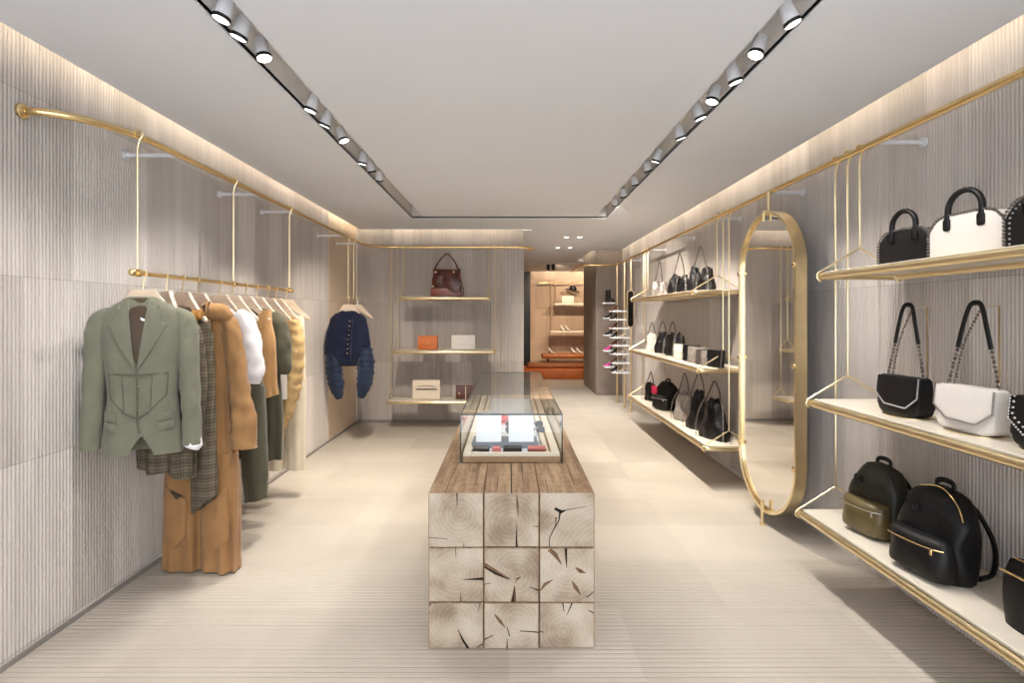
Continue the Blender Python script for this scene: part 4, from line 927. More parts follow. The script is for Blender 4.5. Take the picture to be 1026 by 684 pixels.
def bag_stand(label, loc, rz, top, group):
    o = thing('bag_stand', label, 'stand', loc, rz, group)
    m = MB(); m.lathe([(0, 0), (0.1, 0), (0.1, 0.004), (0, 0.004)], 28); 
    bmesh.ops.scale(m.bm, vec=(1.2, 0.95, 1), verts=m.bm.verts[:]); m.build('base', MT['gold'], o)
    m = MB(); m.box((0.03, 0.075, top / 2), (0.009, 0.003, top)); m.build('upright', MT['gold'], o, smooth=False)
    m = MB(); m.box((0.03, 0.037, top), (0.009, 0.078, 0.003)); m.build('arm', MT['gold'], o, smooth=False)
    return o
def flap_bag(label, loc, rz, w, h, d, mat, apex, group, studs=False, strap_black=True):
    o = thing('shoulder_bag', label, 'shoulder bag', loc, rz, group)
    def rr(hw, z0, z1, r, rt):
        p = [(hw - r + r * math.cos(a), z0 + r + r * math.sin(a)) for a in [R(-90 + 15 * i) for i in range(7)]]
        p += [(hw - rt + rt * math.cos(a), z1 - rt + rt * math.sin(a)) for a in [R(15 * i) for i in range(7)]]
        return p + [(-x, z) for x, z in p[::-1]]
    m = MB(); m.prism(rr(w / 2, 0, h, 0.045, 0.012), -d / 2, d / 2, 0.012, 3)
    for v in m.bm.verts: v.co.y *= 1.1 - 0.45 * v.co.z / h
    m.build('body', mat, o, ang=60)
    yf = lambda x, z: -d / 2 * (1.1 - 0.45 * z / h) - 0.004
    edge = [(-w / 2 - 0.001, h - 0.004), (-w / 2 - 0.002, h * 0.52), (-w * 0.26, h * 0.25), (w * 0.26, h * 0.22), (w / 2 + 0.002, h * 0.5), (w / 2 + 0.001, h - 0.004)]
    m = MB(); m.patch(edge, yf, 0.003, 0.006, 4); fo = m.build('flap', mat, o, ang=60)
    m = MB(); beads(m, [(x, yf(x, z) - 0.008, z) for x, z in edge], 0.005 if studs else 0.0048, 0.012 if studs else 0.0095)
    if studs:
        m.build('chain_edging', MT['chrome'], o); m = MB(); beads(m, [(x * 0.86, yf(x, z) - 0.01, h - (h - z) * 0.84) for x, z in edge], 0.0055, 0.022)
    m.build('chain_edging', MT['chrome'] if mat is MT['black'] else MT['steel'], o)
    for s in (-1, 1):
        m = MB(); chain(m, [(s * w * 0.43, 0, h - 0.005), (s * w * 0.36, 0.004, h + (apex - h) * 0.22), (s * w * 0.27, 0.008, h + (apex - h) * 0.48)], 0.0075); m.build('chain', MT['steel'], o)
    m = MB(); chain(m, [(-w * 0.36, 0.012, h), (-w * 0.2, 0.014, h + (apex - h) * 0.5), (0.02, 0.02, apex - 0.02)], 0.006)
    m.build('chain', MT['steel'], o)
    m = MB(); pts = [(-w * 0.28, 0.008, h + (apex - h) * 0.46), (-w * 0.2, 0.01, h + (apex - h) * 0.72), (-0.028, 0.014, apex - 0.012), (0.0, 0.016, apex + 0.004), (0.03, 0.014, apex - 0.012), (w * 0.2, 0.01, h + (apex - h) * 0.72), (w * 0.28, 0.008, h + (apex - h) * 0.46)]
    m.tube(smooth_path(pts, 6), 0.0125, 8, flat=(0.9, 0.5)); m.build('strap', MT['black'] if strap_black else mat, o)
    return o
SH = SZ[1] + ST
for (lab, y, mt, st) in (('black flap shoulder bag with silver edging on the near middle shelf', 2.72, 'black', False), ('white flap shoulder bag with silver chain on the near middle shelf', 2.325, 'white_l', False), ('black studded shoulder bag on the near middle shelf, cut by the picture edge', 1.965, 'black', True)):
    bag_stand('brass stand under the ' + lab.split(' on the')[0], (1.975, y, SH), RB, 0.535, 'brass bag stands')
    flap_bag(lab, (1.962, y, SH + 0.006), RB + R(3), 0.265 if mt == 'black' else 0.28, 0.19, 0.088, MT[mt], 0.54, 'flap bags on the near middle shelf', st)

def superring(cx, cy, z, hw, d0, d1, n, pw=3.0):
    """d0 front depth, d1 back depth"""
    out = []
    for j in range(n):
        a = 2 * PI * j / n; ca, sa = math.cos(a), math.sin(a)
        x = math.copysign(abs(ca) ** (2 / pw), ca) * hw; y = math.copysign(abs(sa) ** (2 / pw), sa) * (d1 if sa > 0 else d0)
        out.append(Vector((cx + x, cy + y, z)))
    return out
def soft(rings, seed, amp=0.006):
    return [[p + Vector((noise.noise(p * 9 + Vector((seed, 0, 0))), noise.noise(p * 9 + Vector((0, seed, 3))), 0.4 * noise.noise(p * 9 + Vector((5, 0, seed))))) * amp for p in r] for r in rings]
def backpack(label, loc, rz, w, h, d, mat, mat2, pocket, zipm, group):
    o = thing('backpack', label, 'backpack', loc, rz, group)
    prof = [(0.0, 0.90), (0.03, 0.97), (0.2, 1.0), (0.5, 1.0), (0.68, 0.96), (0.8, 0.86), (0.9, 0.66), (0.96, 0.42), (1.0, 0.12)]
    rings = []
    for i in range(22):
        u = i / 21
        for k in range(len(prof) - 1):
            if prof[k][0] <= u <= prof[k + 1][0]:
                f = prof[k][1] + (prof[k + 1][1] - prof[k][1]) * (u - prof[k][0]) / (prof[k + 1][0] - prof[k][0])
        dd = d / 2 * (0.8 + 0.25 * math.sin(PI * min(1, u * 1.2))) * (1 if u < 0.75 else max(0.25, math.sqrt(max(0, 1 - ((u - 0.75) / 0.26) ** 2))))
        rings.append(superring(0, 0.03 * u, h * u, w / 2 * f, dd, dd * 0.8, 40, 2.8))
    m = MB(); m.loft(soft(rings, w * 10, 0.024)); m.build('body', mat, o, ang=80)
    ph = h * 0.46; pr = []
    for i in range(12):
        u = i / 11; e = math.sqrt(max(0.02, 1 - (2 * u - 1) ** 8))
        pr.append(superring(0, -d / 2 + 0.02, 0.012 + ph * u, w * 0.43 * (0.93 + 0.07 * e), 0.075 * (0.55 + 0.45 * e), 0.04, 30, 3.4))
    m = MB(); m.loft(soft(pr, 3 + w, 0.016)); pk = m.build('front_pocket', pocket, o, ang=80)
    m = MB(); P_ = [(-w * 0.41, -d / 2 - 0.028, ph * 0.88), (-w * 0.3, -d / 2 - 0.062, ph * 0.9), (0, -d / 2 - 0.07, ph * 0.9), (w * 0.3, -d / 2 - 0.062, ph * 0.9), (w * 0.41, -d / 2 - 0.028, ph * 0.88)]
    m.tube(smooth_path(P_, 6), 0.0035, 8); m.box((w * 0.33, -d / 2 - 0.064, ph * 0.84), (0.012, 0.006, 0.03), 0.002, 1); m.build('zip', MT[zipm], pk)
    m = MB(); zz = [(x, -0.03 + 0.03 * (1 - abs(x) / (w * 0.4)), z) for x, z in ((w * 0.44, h * 0.72), (w * 0.36, h * 0.86), (w * 0.2, h * 0.965), (0, h * 1.0), (-w * 0.2, h * 0.965))]
    m.tube(smooth_path(zz, 5), 0.0035, 8); m.build('top_zip', MT['black'] if zipm == 'chrome' else MT['gold_d'], o)
    m = MB(); m.tube(smooth_path([(-0.035, d * 0.22, h * 0.93), (-0.04, d * 0.24, h * 1.03), (0, d * 0.25, h * 1.06), (0.04, d * 0.24, h * 1.03), (0.035, d * 0.22, h * 0.93)], 5), 0.012, 8, flat=(1, 0.5)); m.build('grab_handle', mat2, o)
    for s in (-1, 1):
        m = MB(); m.tube(smooth_path([(s * w * 0.18, d * 0.34, h * 0.9), (s * w * 0.3, d * 0.55, h * 0.75), (s * w * 0.42, d * 0.72, h * 0.45), (s * w * 0.44, d * 0.66, h * 0.15), (s * w * 0.4, d * 0.35, 0.03)], 6), 0.026, 10, flat=(1, 0.4)); m.build('shoulder_strap', mat2, o)
    # two small looped rings on the upper front
    m = MB()
    for q in (-0.012, 0.022): m.tube([(-w * 0.17 + q + 0.012 * math.cos(a), -d * 0.455, h * 0.76 + 0.02 * math.sin(a)) for a in [2 * PI * i / 14 for i in range(14)]], 0.004, 6, close=True)
    m.build('pull_ring', mat2, o)
    return o
SH = SZ[2] + ST
backpack('olive nylon backpack with a glossy front pocket on the near bottom shelf', (2.03, 3.02, SH), RB + R(12), 0.31, 0.385, 0.17, MT['olive_d'], MT['black'], MT['olive_n'], 'chrome', 'backpacks on the near bottom shelf')
backpack('black nylon backpack with gold zips on the near bottom shelf', (1.99, 2.55, SH), RB + R(10), 0.34, 0.405, 0.19, MT['blackn'], MT['blackn'], MT['blackn'], 'gold_d', 'backpacks on the near bottom shelf')
o = thing('belt_bag', 'low black nylon bag with gold zip at the picture edge on the near bottom shelf', 'bag', (2.0, 1.98, SH), RB + R(4))
rings = [superring(0, 0, 0.24 * u, 0.2 * (0.95 + 0.05 * math.sin(PI * u)), 0.07 * (1 - 0.6 * u ** 4), 0.06, 36, 3.2) for u in [i / 12 for i in range(13)]]
m = MB(); m.loft(soft(rings, 4.0, 0.006)); m.build('body', MT['blackn'], o, ang=80)
m = MB(); m.tube([(-0.19, -0.05, 0.2), (0, -0.065, 0.203), (0.19, -0.05, 0.2)], 0.0045, 8); m.tube([(-0.18, 0.0, 0.243), (0, 0.0, 0.245), (0.18, 0, 0.243)], 0.0045, 8); m.build('zip', MT['gold_d'], o)
m = MB(); m.box((0.12, -0.09, 0.07), (0.15, 0.035, 0.12), 0.014, 3); m.build('front_pocket', MT['blackn'], o)
m = MB(); m.tube([(0.08, -0.112, 0.085), (0.08, -0.112, 0.11), (0.12, -0.112, 0.11), (0.12, -0.112, 0.085)], 0.004, 6, close=True); m.build('buckle', MT['chrome'], o)

def tote(label, loc, rz, w, h, d, mat, apex, group, lobes=1, name='chain_tote', cat='bag', pinch=0.72, chainr=0.0055):
    """soft tote with chain down its sides and a chain handle"""
    o = thing(name, label, cat, loc, rz, group)
    for k in range(lobes):
        cx = (k - (lobes - 1) / 2) * w / lobes * 0.98; ww = w / lobes * (1.02 if lobes > 1 else 1)
        rings = []
        for i in range(19):
            u = i / 18
            f = (0.9 + 0.1 * math.sin(PI * min(1, u * 2))) * (1 - (1 - pinch) * u ** 1.3)
            if u > 0.9: f *= math.sqrt(max(0.12, 1 - ((u - 0.9) / 0.11) ** 2))
            dd = d / 2 * (1 - 0.75 * u ** 1.3) * (0.85 if u < 0.02 else 1)
            sd = loc[1] * 3.7 + k
            ring = superring(cx + 0.05 * w * noise.noise(Vector((sd, u * 1.5, 0))) * u, 0.01 * k, h * (1 - 0.05 * k) * u, ww / 2 * f, dd, dd, 40, 2.6)
            for p in ring:
                an = math.atan2(p.y, p.x - cx); p.y += 0.016 * math.sin(an * 5 + sd + 2.5 * u) * (0.25 + u) * min(1, dd / 0.03)
                p.z -= u * u * h * 0.1 * (0.5 + 0.5 * math.cos(an * 2 + 0.6 + sd)) + u * 0.02 * noise.noise(Vector((p.x * 22, sd, 0)))
            rings.append(ring)
        m = MB(); m.loft(soft(rings, k * 2 + w * 7 + loc[1], 0.022)); m.build('body', mat, o, ang=80)
    for s in (-1, 1):
        m = MB(); chain(m, [(s * w * 0.49, -d * 0.42, 0.012), (s * w * 0.485, -d * 0.42, h * 0.3), (s * w * 0.43, -d * 0.3, h * 0.65), (s * w * 0.32, -d * 0.16, h * 0.9)], chainr); m.build('chain_edging', MT['chrome'], o)
        if lobes > 1 and s > 0: m = MB(); chain(m, [(s * w * 0.04, -d * 0.5, h * 0.1), (s * w * 0.03, -d * 0.46, h * 0.5), (s * w * 0.1, -d * 0.3, h * 0.85)], chainr); m.build('chain_edging', MT['chrome'], o)
    if apex:
        m = MB(); m.tube([(-w * 0.3, -d * 0.1, h * 0.85), (-w * 0.15, 0, h + (apex - h) * 0.5), (-0.008, 0, apex), (0.008, 0, apex), (w * 0.15, 0, h + (apex - h) * 0.5), (w * 0.3, -d * 0.1, h * 0.85)], chainr * 0.9, 8); m.build('chain_handle', MT['taupe_l'], o)
    return o
SH = SZ[0] + ST; G = 'chain bags on the top shelf beyond the mirror'
XB = 2.0
def st(x, y, top, what): bag_stand('thin brass stand behind the ' + what, (x + 0.05, y, SH), RB, top, 'brass bag stands beyond the mirror')
tote('silver grey chain bag at the far end of the top shelf beyond the mirror', (XB, 7.3, SH), RB + R(20), 0.3, 0.21, 0.12, MT['grey_l'], 0.47, G, 2, chainr=0.008)
tote('black two-part chain bag between silver bag and tallest black bag, top shelf beyond mirror', (XB, 6.43, SH), RB + R(20), 0.36, 0.24, 0.13, MT['black'], 0.48, G, 2, chainr=0.007)
tote('black chain bag nearest the mirror on the top shelf beyond it', (XB, 5.73, SH), RB + R(20), 0.36, 0.27, 0.13, MT['black'], 0.47, G, 2, chainr=0.007)
SH = SZ[1] + ST; G = 'small bags on the middle shelf beyond the mirror'
def slim(label, y, mat, w=0.26, h=0.27, apex=0.42, x=2.02): return tote(label, (x, y, SH), RB + R(30), w, h, 0.1, mat, apex, G, 1, pinch=0.7, chainr=0.006)
slim('white bag with chain handle at the far end of the middle shelf beyond mirror', 7.75, MT['white_l'], 0.26, 0.25, 0.4)
slim('black bag beside the white one on the middle shelf beyond mirror', 7.22, MT['black'], 0.28, 0.29, 0.42)
slim('black bag with dark strap, third on the middle shelf beyond mirror', 6.78, MT['black'], 0.24, 0.29, 0.42)
slim('slim black bag just before the row of clutches on the middle shelf', 6.5, MT['black'], 0.14, 0.3, 0)
def clutch(label, loc, rz, w, h, d, mat, group, fl=None, clasp='gold', tilt=8, two=False, name='clutch_bag', edge=False):
    o = thing(name, label, 'clutch bag', loc, rz, group)
    Mx = Matrix.Rotation(R(-tilt), 4, 'X')
    m = MB(); m.box((0, 0, h / 2 + 0.002), (w, d, h), min(0.012, d / 3), 3, M=Mx); m.build('body', mat, o)
    m = MB(); m.prism([(-w / 2 * 0.985, h * 0.97), (w / 2 * 0.985, h * 0.97), (w / 2 * 0.985, h * 0.5), (w * 0.16, h * 0.36), (-w * 0.16, h * 0.36), (-w / 2 * 0.985, h * 0.5)], -d / 2 - 0.006, -d / 2 + 0.004, 0.002, 1, M=Mx); fo = m.build('flap', fl or mat, o)
    for x in ((-w * 0.32, w * 0.32) if two else (0,)):
        m = MB(); m.ball(Mx @ Vector((x, -d / 2 - 0.01, h * 0.44)), 0.011, 1, (1, 0.6, 1)); m.build('stud', MT[clasp], fo)
    if edge:
        m = MB(); beads(m, [Mx @ Vector(p) for p in [(-w / 2, -d / 2, 0.01), (-w / 2, -d / 2, h), (w / 2, -d / 2, h), (w / 2, -d / 2, 0.01)]], 0.006, 0.014); m.build('chain_edging', MT['chrome'], o)
    return o
G = 'clutch bags in a row on the middle shelf beyond the mirror'
for (lab, y, mt, w, h) in (('beige clutch starting the row on the middle shelf beyond mirror', 6.2, 'cream_l', 0.26, 0.17), ('black clutch between beige and silver ones on the middle shelf', 5.95, 'black', 0.2, 0.18), ('silver grey clutch in the middle of the clutch row', 5.72, 'grey_l', 0.24, 0.17), ('dark grey clutch between two silver ones in the clutch row', 5.52, 'taupe_l', 0.2, 0.15), ('silver clutch with chain edge, second from the mirror end of the row', 5.37, 'grey_l', 0.19, 0.15), ('black clutch at the mirror end of the clutch row', 5.235, 'black', 0.17, 0.17)):
    clutch(lab, (1.97, y, SH), RB + R(28), w, h, 0.06, MT[mt], G, None, 'chrome', 6, edge=True)
SH = SZ[2] + ST; G = 'bags on the bottom shelf beyond the mirror'
tote('small black bag at the far end of the bottom shelf beyond mirror', (2.0, 7.75, SH), RB + R(25), 0.26, 0.26, 0.14, MT['black'], 0.4, G, 1, pinch=0.55, chainr=0.007)
b = backpack('black backpack with a pink patch on the bottom shelf beyond mirror', (2.0, 7.0, SH), RB + R(25), 0.34, 0.36, 0.16, MT['blackn'], MT['black'], MT['blackn'], 'chrome', G)
m = MB(); m.box((-0.12, -0.085, 0.24), (0.1, 0.02, 0.1), 0.008, 2); m.build('patch', simple('magenta_fabric', (176, 24, 66), 0.6), b)
tote('grey chain tote between backpack and black totes on the bottom shelf', (2.0, 6.25, SH), RB + R(25), 0.32, 0.34, 0.15, MT['grey_l'], 0.54, G, 1, pinch=0.55, chainr=0.007)
tote('black folded chain tote, second from the mirror on the bottom shelf', (2.0, 5.78, SH), RB + R(25), 0.34, 0.42, 0.16, MT['blackn'], 0.6, G, 1, pinch=0.3, chainr=0.007)
tote('large black chain tote nearest the mirror on the bottom shelf beyond it', (2.0, 5.34, SH), RB + R(25), 0.36, 0.4, 0.17, MT['black'], 0.56, G, 1, pinch=0.5, chainr=0.008)

# bags on the back wall shelves (scale about 72 px per metre at y = 7.6)
o = thing('hobo_bag', 'large brown leather bag with a looped strap on the top back shelf', 'bag', (-0.865, RYB - 0.02, 1.835 + ST))
rings = [superring(0, 0, 0.4 * u, 0.225 - 0.035 * u, 0.1 * (1 - 0.5 * u), 0.09 * (1 - 0.5 * u), 40, 3.2) for u in [i / 16 for i in range(17)]]
rings = soft(rings, 2.5, 0.016)
for rg in rings[-4:]:
    for p in rg: p.z -= 0.05 * math.cos(p.x / 0.2 * PI / 2)
m = MB(); m.loft(rings); m.build('body', MT['brown_l'], o, ang=80)
m = MB(); m.prism([(-0.215, 0.012), (0.2, 0.012), (0.19, 0.1), (-0.21, 0.12)], -0.112, -0.09, 0.006, 2); m.build('base_panel', MT['brown_p'], o)
m = MB(); m.prism([(-0.02, 0.33), (0.13, 0.3), (0.22, 0.2), (0.16, 0.03), (0.02, 0.1), (-0.05, 0.22)], -0.122, -0.1, 0.006, 2); m.build('tie_flap', MT['brown_l'], o)
m = MB(); m.prism([(0.2, 0.14), (0.24, 0.13), (0.245, 0.01), (0.2, 0.02)], -0.1, -0.08, 0.004, 1); m.build('tassel', MT['brown_l'], o)
m = MB(); m.tube(smooth_path([(-0.17, -0.01, 0.38), (-0.13, 0, 0.47), (-0.04, 0, 0.575), (0.005, 0, 0.6), (0.05, 0, 0.565), (0.12, 0, 0.47), (0.16, -0.01, 0.36)], 6), 0.012, 10, flat=(1, 0.6)); m.build('strap', MT['brown_l'], o)
for x, z in ((-0.15, 0.34), (0.1, 0.34), (-0.18, 0.14), (0.06, 0.14)):
    m = MB(); m.ball((x, -0.11 if z < 0.2 else -0.085, z), 0.016, 1, (1, 0.5, 1)); m.build('stud', MT['gold'], o)
G = 'bags on the back wall shelves'
o = clutch('small orange leather bag with gold stud on the middle back shelf', (-1.13, RYB - 0.03, 1.10 + ST), 0, 0.27, 0.19, 0.09, MT['orange_l'], G, None, 'gold', 4)
o = clutch('white envelope bag with two gold studs on the middle back shelf', (-0.635, RYB - 0.03, 1.10 + ST), 0, 0.33, 0.2, 0.09, MT['white_l'], G, MT['white_l'], 'gold', 4, True)
o = thing('cream_handbag', 'cream rectangular handbag with folded handle on the bottom back shelf', 'handbag', (-1.145, RYB - 0.03, 0.41 + ST), 0, G)
m = MB(); m.box((0, 0, 0.135), (0.385, 0.1, 0.265), 0.014, 3); m.build('body', MT['cream_l'], o)
m = MB(); m.prism([(-0.19, 0.262), (0.19, 0.262), (0.19, 0.19), (-0.19, 0.19)], -0.058, -0.045, 0.003, 1); m.build('flap', MT['cream_l'], o)
m = MB(); m.tube(smooth_path([(-0.11, -0.06, 0.17), (-0.09, -0.07, 0.2), (0, -0.072, 0.208), (0.09, -0.07, 0.2), (0.11, -0.06, 0.17)], 5), 0.008, 8); m.build('handle', MT['cream_l'], o)
m = MB(); m.box((0, -0.06, 0.145), (0.3, 0.008, 0.016), 0.003, 1); m.build('strap', MT['taupe_l'], o)
m = MB(); m.ball((-0.15, -0.064, 0.14), 0.013, 1, (1, 0.5, 1)); m.build('stud', MT['gold'], o)
o = clutch('dark brown clutch with gold studs on the bottom back shelf', (-0.6, RYB - 0.03, 0.41 + ST), 0, 0.28, 0.19, 0.08, MT['brown_l'], G, None, 'gold', 4, True)
m = MB(); m.box((0, -0.052, 0.1), (0.012, 0.01, 0.18), 0.003, 1); m.build('centre_bar', MT['gold'], o)

# ------------------------------------------------------------------ shoe stand under the end of the right rail
ss = thing('shoe_stand', 'tall brass-poled shoe stand with small white trays beyond the bag shelves', 'shoe stand', (1.93, 9.7, 0))
for (x, y) in ((2.02, 10.26), (2.02, 9.6), (2.02, 9.1)):
    m = MB(); m.tube([(x - 1.93, y - 9.7, 0), (x - 1.93, y - 9.7, RZ - 0.01)], 0.016, 10); m.lathe([(0, 0), (0.04, 0), (0.04, 0.012), (0, 0.012)], 16, (x - 1.93, y - 9.7, 0)); m.build('pole', MT['gold'], ss)
def tray_at(px0, px1, y, depth, py):
    k = y / 550; x0, x1 = (px0 - 510) * k, (px1 - 510) * k; z = 1.6 + (316 - py) * k
    m = MB(); m.box(((x0 + x1) / 2 - 1.93, y - 9.7 + depth / 2, z), (x1 - x0, depth, 0.022), 0.006, 2); m.build('tray', MT['papw'], ss, smooth=False)
    return ((x0 + x1) / 2, y + depth / 2, z + 0.012, x1 - x0)
TA, TB = [], []
for py in (303.5, 318.8, 336, 351.8, 368): TA.append(tray_at(606.5, 617, 10.05, 0.28, py))
for py in (311.7, 320.3, 329, 338.5, 346.5, 355, 364, 373.6): TB.append(tray_at(614, 631, 9.15, 0.34, py))
def shoe(label, loc, rz, mat, heel, group, L=0.24):
    o = thing('shoe', label, 'shoe', loc, rz, group); rings = []; o.scale = (L / 0.24,) * 3; L = 0.24
    for i in range(11):
        u = i / 10; y = -L / 2 + L * u; hh = heel * max(0, (u - 0.35) / 0.65) ** 1.3
        wv = 0.036 * (0.35 + 0.65 * math.sin(PI * min(1, 0.12 + u * 0.8)) ** 0.6); tp = (0.03 + 0.045 * u if u < 0.6 else 0.057 + 0.05 * (u - 0.6))
        rings.append([Vector((wv * math.cos(a), y, hh + 0.004 + tp * 0.5 + tp * 0.5 * math.sin(a))) for a in [2 * PI * j / 14 for j in range(14)]])
    m = MB(); m.loft(rings); m.build('upper', mat, o)
    m = MB(); m.box((0, -L * 0.22, 0.004), (0.06, L * 0.5, 0.008), 0.003, 1)
    m.build('sole', MT['black'], o)
    m = MB(); m.lathe([(0, 0), (0.012, 0), (0.02, heel + 0.02), (0, heel + 0.02)], 12, (0, L * 0.42, 0)); m.build('heel', MT['black'], o)
    return o
boot = thing('ankle_boot', 'tall black and white boot on the top left tray of the shoe stand', 'boot', (TA[0][0] - 0.02, TA[0][1], TA[0][2]), R(60), 'shoes on the brass shoe stand')
m = MB(); m.loft([superring(0, 0.0 + 0.0 * u, 0.03 + 0.2 * u, 0.045, 0.05, 0.05, 20, 2.2) for u in [i / 6 for i in range(7)]]); m.build('shaft', MT['black'], boot)
m = MB(); m.loft([superring(0, -0.05, 0.0 + 0.07 * u, 0.045 * (1 - 0.3 * u), 0.1 * (1 - 0.4 * u), 0.1, 20, 2.4) for u in [i / 5 for i in range(6)]]); m.build('foot', MT['black'], boot)
m = MB(); m.box((0.046, 0.0, 0.13), (0.006, 0.06, 0.19), 0.002, 1); m.build('side_panel', MT['white_l'], boot)
lv = ['second', 'third', 'fourth', 'lowest']
for i, (mt, heel) in enumerate((('blackn', 0.09), ('black', 0.06), ('pink', 0.1), ('pink', 0.07))):
    a = TA[i + 1]; shoe('%s shoe on the %s narrow tray of the shoe stand' % ('black' if mt != 'pink' else 'bright pink', lv[i]), (a[0] - 0.02, a[1], a[2]), R(-60), MT[mt], heel, 'shoes on the brass shoe stand', 0.18)
num = ['first', 'second', 'third', 'fourth', 'fifth', 'sixth', 'seventh', 'lowest']
for i, a in enumerate(TB):
    shoe('black heeled shoe on the %s wide tray of the shoe stand' % num[i], (a[0] - 0.1, a[1] - 0.02, a[2]), R(-50), MT['blackn'] if i % 2 else MT['brown_l'], 0.06, 'shoes on the brass shoe stand', 0.17)
    if i > 2: shoe('pale shoe beside a dark one on the %s wide tray of the shoe stand' % num[i], (a[0] + 0.05, a[1] - 0.02, a[2]), R(-50), MT['cream_l'] if i % 2 else MT['grey_l'], 0.05, 'shoes on the brass shoe stand', 0.16)
om = thing('hanging_mirror', 'small pill-shaped brass mirror fixed to the nearest pole of the shoe stand', 'mirror', (2.005, 9.065, 1.4), R(2) + PI / 2 + R(0))
def pill2(hw, zt, zb, n, y): return [(p[0], y, p[1]) for p in pill(hw, zt, zb, n)]
m = MB(); m.loft([pill2(0.062, 0.62, 0.0, 12, -0.02), pill2(0.062, 0.62, 0.0, 12, 0.02), pill2(0.046, 0.604, 0.016, 12, 0.02), pill2(0.046, 0.604, 0.016, 12, -0.02)], close=True); m.build('frame', MT['gold'], om)
m = MB(); m.loft([pill2(0.046, 0.604, 0.016, 12, -0.008), pill2(0.046, 0.604, 0.016, 12, 0.012)]); m.build('glass', MT['dark'], om, smooth=False)  # the mirror's dark reflection is put into this glass colour
m = MB(); m.box((0.012, 0.02, 0.5), (0.03, 0.04, 0.03), 0.004, 1); m.build('clamp', MT['gold'], om)
om.rotation_euler = (0, 0, R(0))

# ------------------------------------------------------------------ far room
fb = thing('bench', 'long tan leather bench against the far wall under the white shelves', 'bench', (2.2, 15.55, 0))
m = MB(); m.box((-0.64, 0, 0.46), (1.29, 0.5, 0.14), 0.05, 4); m.build('seat_cushion', MT['tan_seat'], fb)
m = MB(); m.box((0.66, 0, 0.46), (1.29, 0.5, 0.14), 0.05, 4); m.build('seat_cushion', MT['tan_seat'], fb)
for x in (-1.1, 0.0, 1.1):
    m = MB(); m.box((x, 0, 0.2), (0.06, 0.4, 0.4), 0.01, 1); m.build('leg', MT['brown_l'], fb)
ot = thing('low_sofa', 'low burnt orange leather seat block with tan cushions in the far room', 'sofa', (2.4, 14.2, 0))
m = MB(); m.box((-0.25, 0, 0.13), (3.6, 0.9, 0.26), 0.03, 3); m.build('base', MT['orange_seat'], ot)
for x in (-1.0, 0.86):
    m = MB(); m.box((x - 0.04, 0.08, 0.31), (1.8 if x > 0 else 1.78, 0.74, 0.1), 0.04, 4); m.build('cushion', MT['tan_seat'], ot)
fs = thing('wall_rail', 'brass rail along the far wall above its two shelves', 'rail', (2.2, 15.6, 2.53))
m = MB(); m.tube([(-1.35, 0, 0), (2.2, 0, 0)], 0.018, 10); m.build('rail_tube', MT['gold'], fs)
m = MB(); m.tube([(-1.3, 0, 0), (-1.3, 0.4, 0)], 0.012, 8); m.tube([(1.3, 0, 0), (1.3, 0.4, 0)], 0.012, 8); m.build('wall_post', MT['gold'], fs)
def fshelf(label, x0, x1, z):
    o = thing('hanging_shelf', label, 'shelf', ((x0 + x1) / 2, 15.6, z), 0, 'shelves on the far wall'); L = (x1 - x0) / 2
    m = MB(); m.box((0, 0, 0.0), (2 * L, 0.4, 0.06), 0.015, 2); m.build('board', MT['shelf'], o)
    for s in (-1, 1):
        m = MB(); m.tube([(s * (L - 0.03), 0, 0.03), (s * (L - 0.03), 0, 2.53 - z)], 0.008, 8); m.build('suspension_rod', MT['gold'], o)
fshelf('upper pale shelf on the far wall holding a white bag', 1.28, 3.6, 1.92); fshelf('lower pale shelf on the far wall holding white shoes', 1.16, 3.7, 1.14)
clutch('white bag glowing under lights on the upper far shelf', (1.66, 15.55, 1.952), 0, 0.34, 0.2, 0.12, MT['white_l'], 'bags in the far room', None, 'gold', 2)
hd = thing('sun_hat', 'dark hat on a small brass stand on the upper far shelf', 'hat', (1.72, 15.64, 1.952))
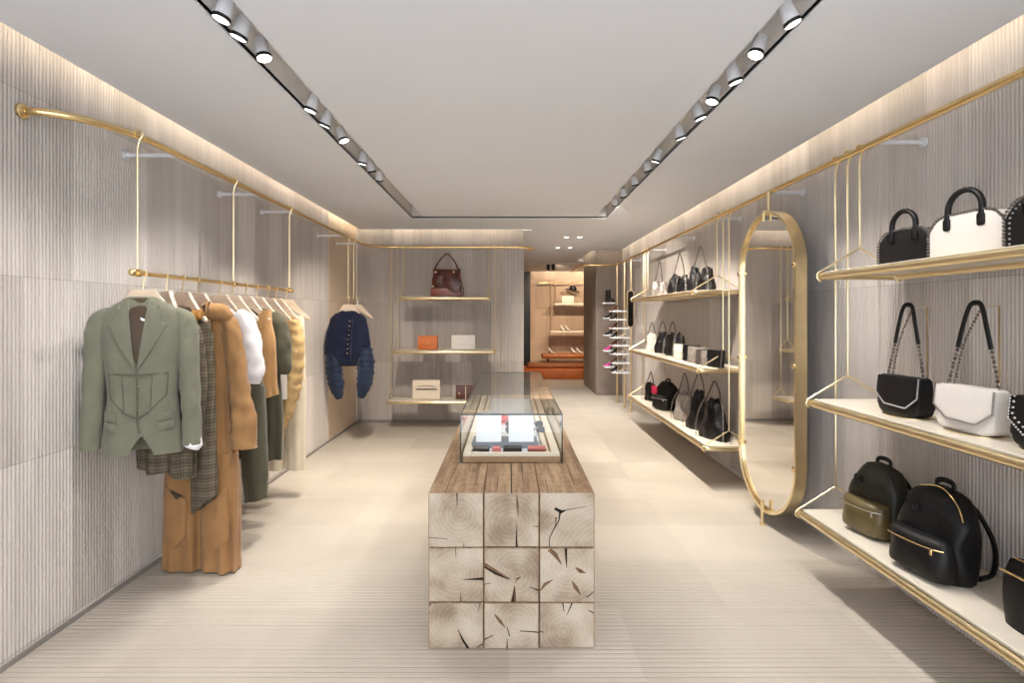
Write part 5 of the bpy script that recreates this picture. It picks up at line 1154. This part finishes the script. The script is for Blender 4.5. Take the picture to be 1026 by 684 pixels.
m = MB(); m.lathe([(0, 0.36), (0.2, 0.36), (0.21, 0.37), (0.11, 0.39), (0.1, 0.47), (0.05, 0.5), (0, 0.5)], 24); bmesh.ops.transform(m.bm, matrix=Matrix.Rotation(R(14), 4, 'Y'), verts=m.bm.verts[:]); m.build('hat_body', MT['black'], hd)
m = MB(); m.tube([(0, 0, 0), (0.06, 0, 0.38)], 0.008, 8); m.lathe([(0, 0), (0.07, 0), (0.07, 0.008), (0, 0.008)], 16); m.build('stand', MT['gold'], hd)
for i in range(2): shoe('white shoe on the lower far shelf, %s of the pair' % ['first', 'second'][i], (1.52 + 0.14 * i, 15.5, 1.172), R(20), MT['white_l'], 0.08, 'white shoes in the far room', 0.24)
for i, (x, z) in enumerate(((1.2, 0.53), (1.84, 0.53), (2.0, 0.53))): shoe(['pale shoe near the left end of the tan bench', 'pale shoe left of another on the tan bench', 'white shoe at the right on the tan bench'][i], (x, 15.5, z), R(30), MT['white_l'], 0.07, 'shoes on the tan bench', 0.26)
tl = thing('recess_slat', 'thin track with two spotlight heads on the far ceiling', 'track light', (0.95, 13.3, CZ))
m = MB(); m.box((0.5, 0, -0.012), (1.9, 0.05, 0.02)); m.box((-0.2, 0.9, -0.012), (0.12, 1.7, 0.02)); m.build('slat', MT['recess'], tl, smooth=False)  # flat bars added in place of the dark recess in this ceiling
for x in (0.0, 0.12):
    m = MB(); m.lathe([(0, -0.18), (0.04, -0.18), (0.04, -0.03), (0, -0.03)], 14, (x, 0, 0)); m.build('head', MT['lens_b'], tl)
for x, y, aim in ((1.2, 13.6, (1.6, 15.9, 1.6)), (2.3, 13.6, (2.3, 15.9, 1.5)), (1.4, 12.9, (1.3, 14.2, 0.2))):
    ld = bpy.data.lights.new('spot', 'SPOT'); ld.energy = FAR_W; ld.color = (1.0, 0.78, 0.55); ld.spot_size = R(80); ld.spot_blend = 0.6; ld.shadow_soft_size = 0.04
    lo = bpy.data.objects.new('spotlight_beam', ld); col.objects.link(lo); lo.location = (x, y, CZ - 0.06); lo.rotation_euler = (Vector(aim) - lo.location).to_track_quat('-Z', 'Y').to_euler()
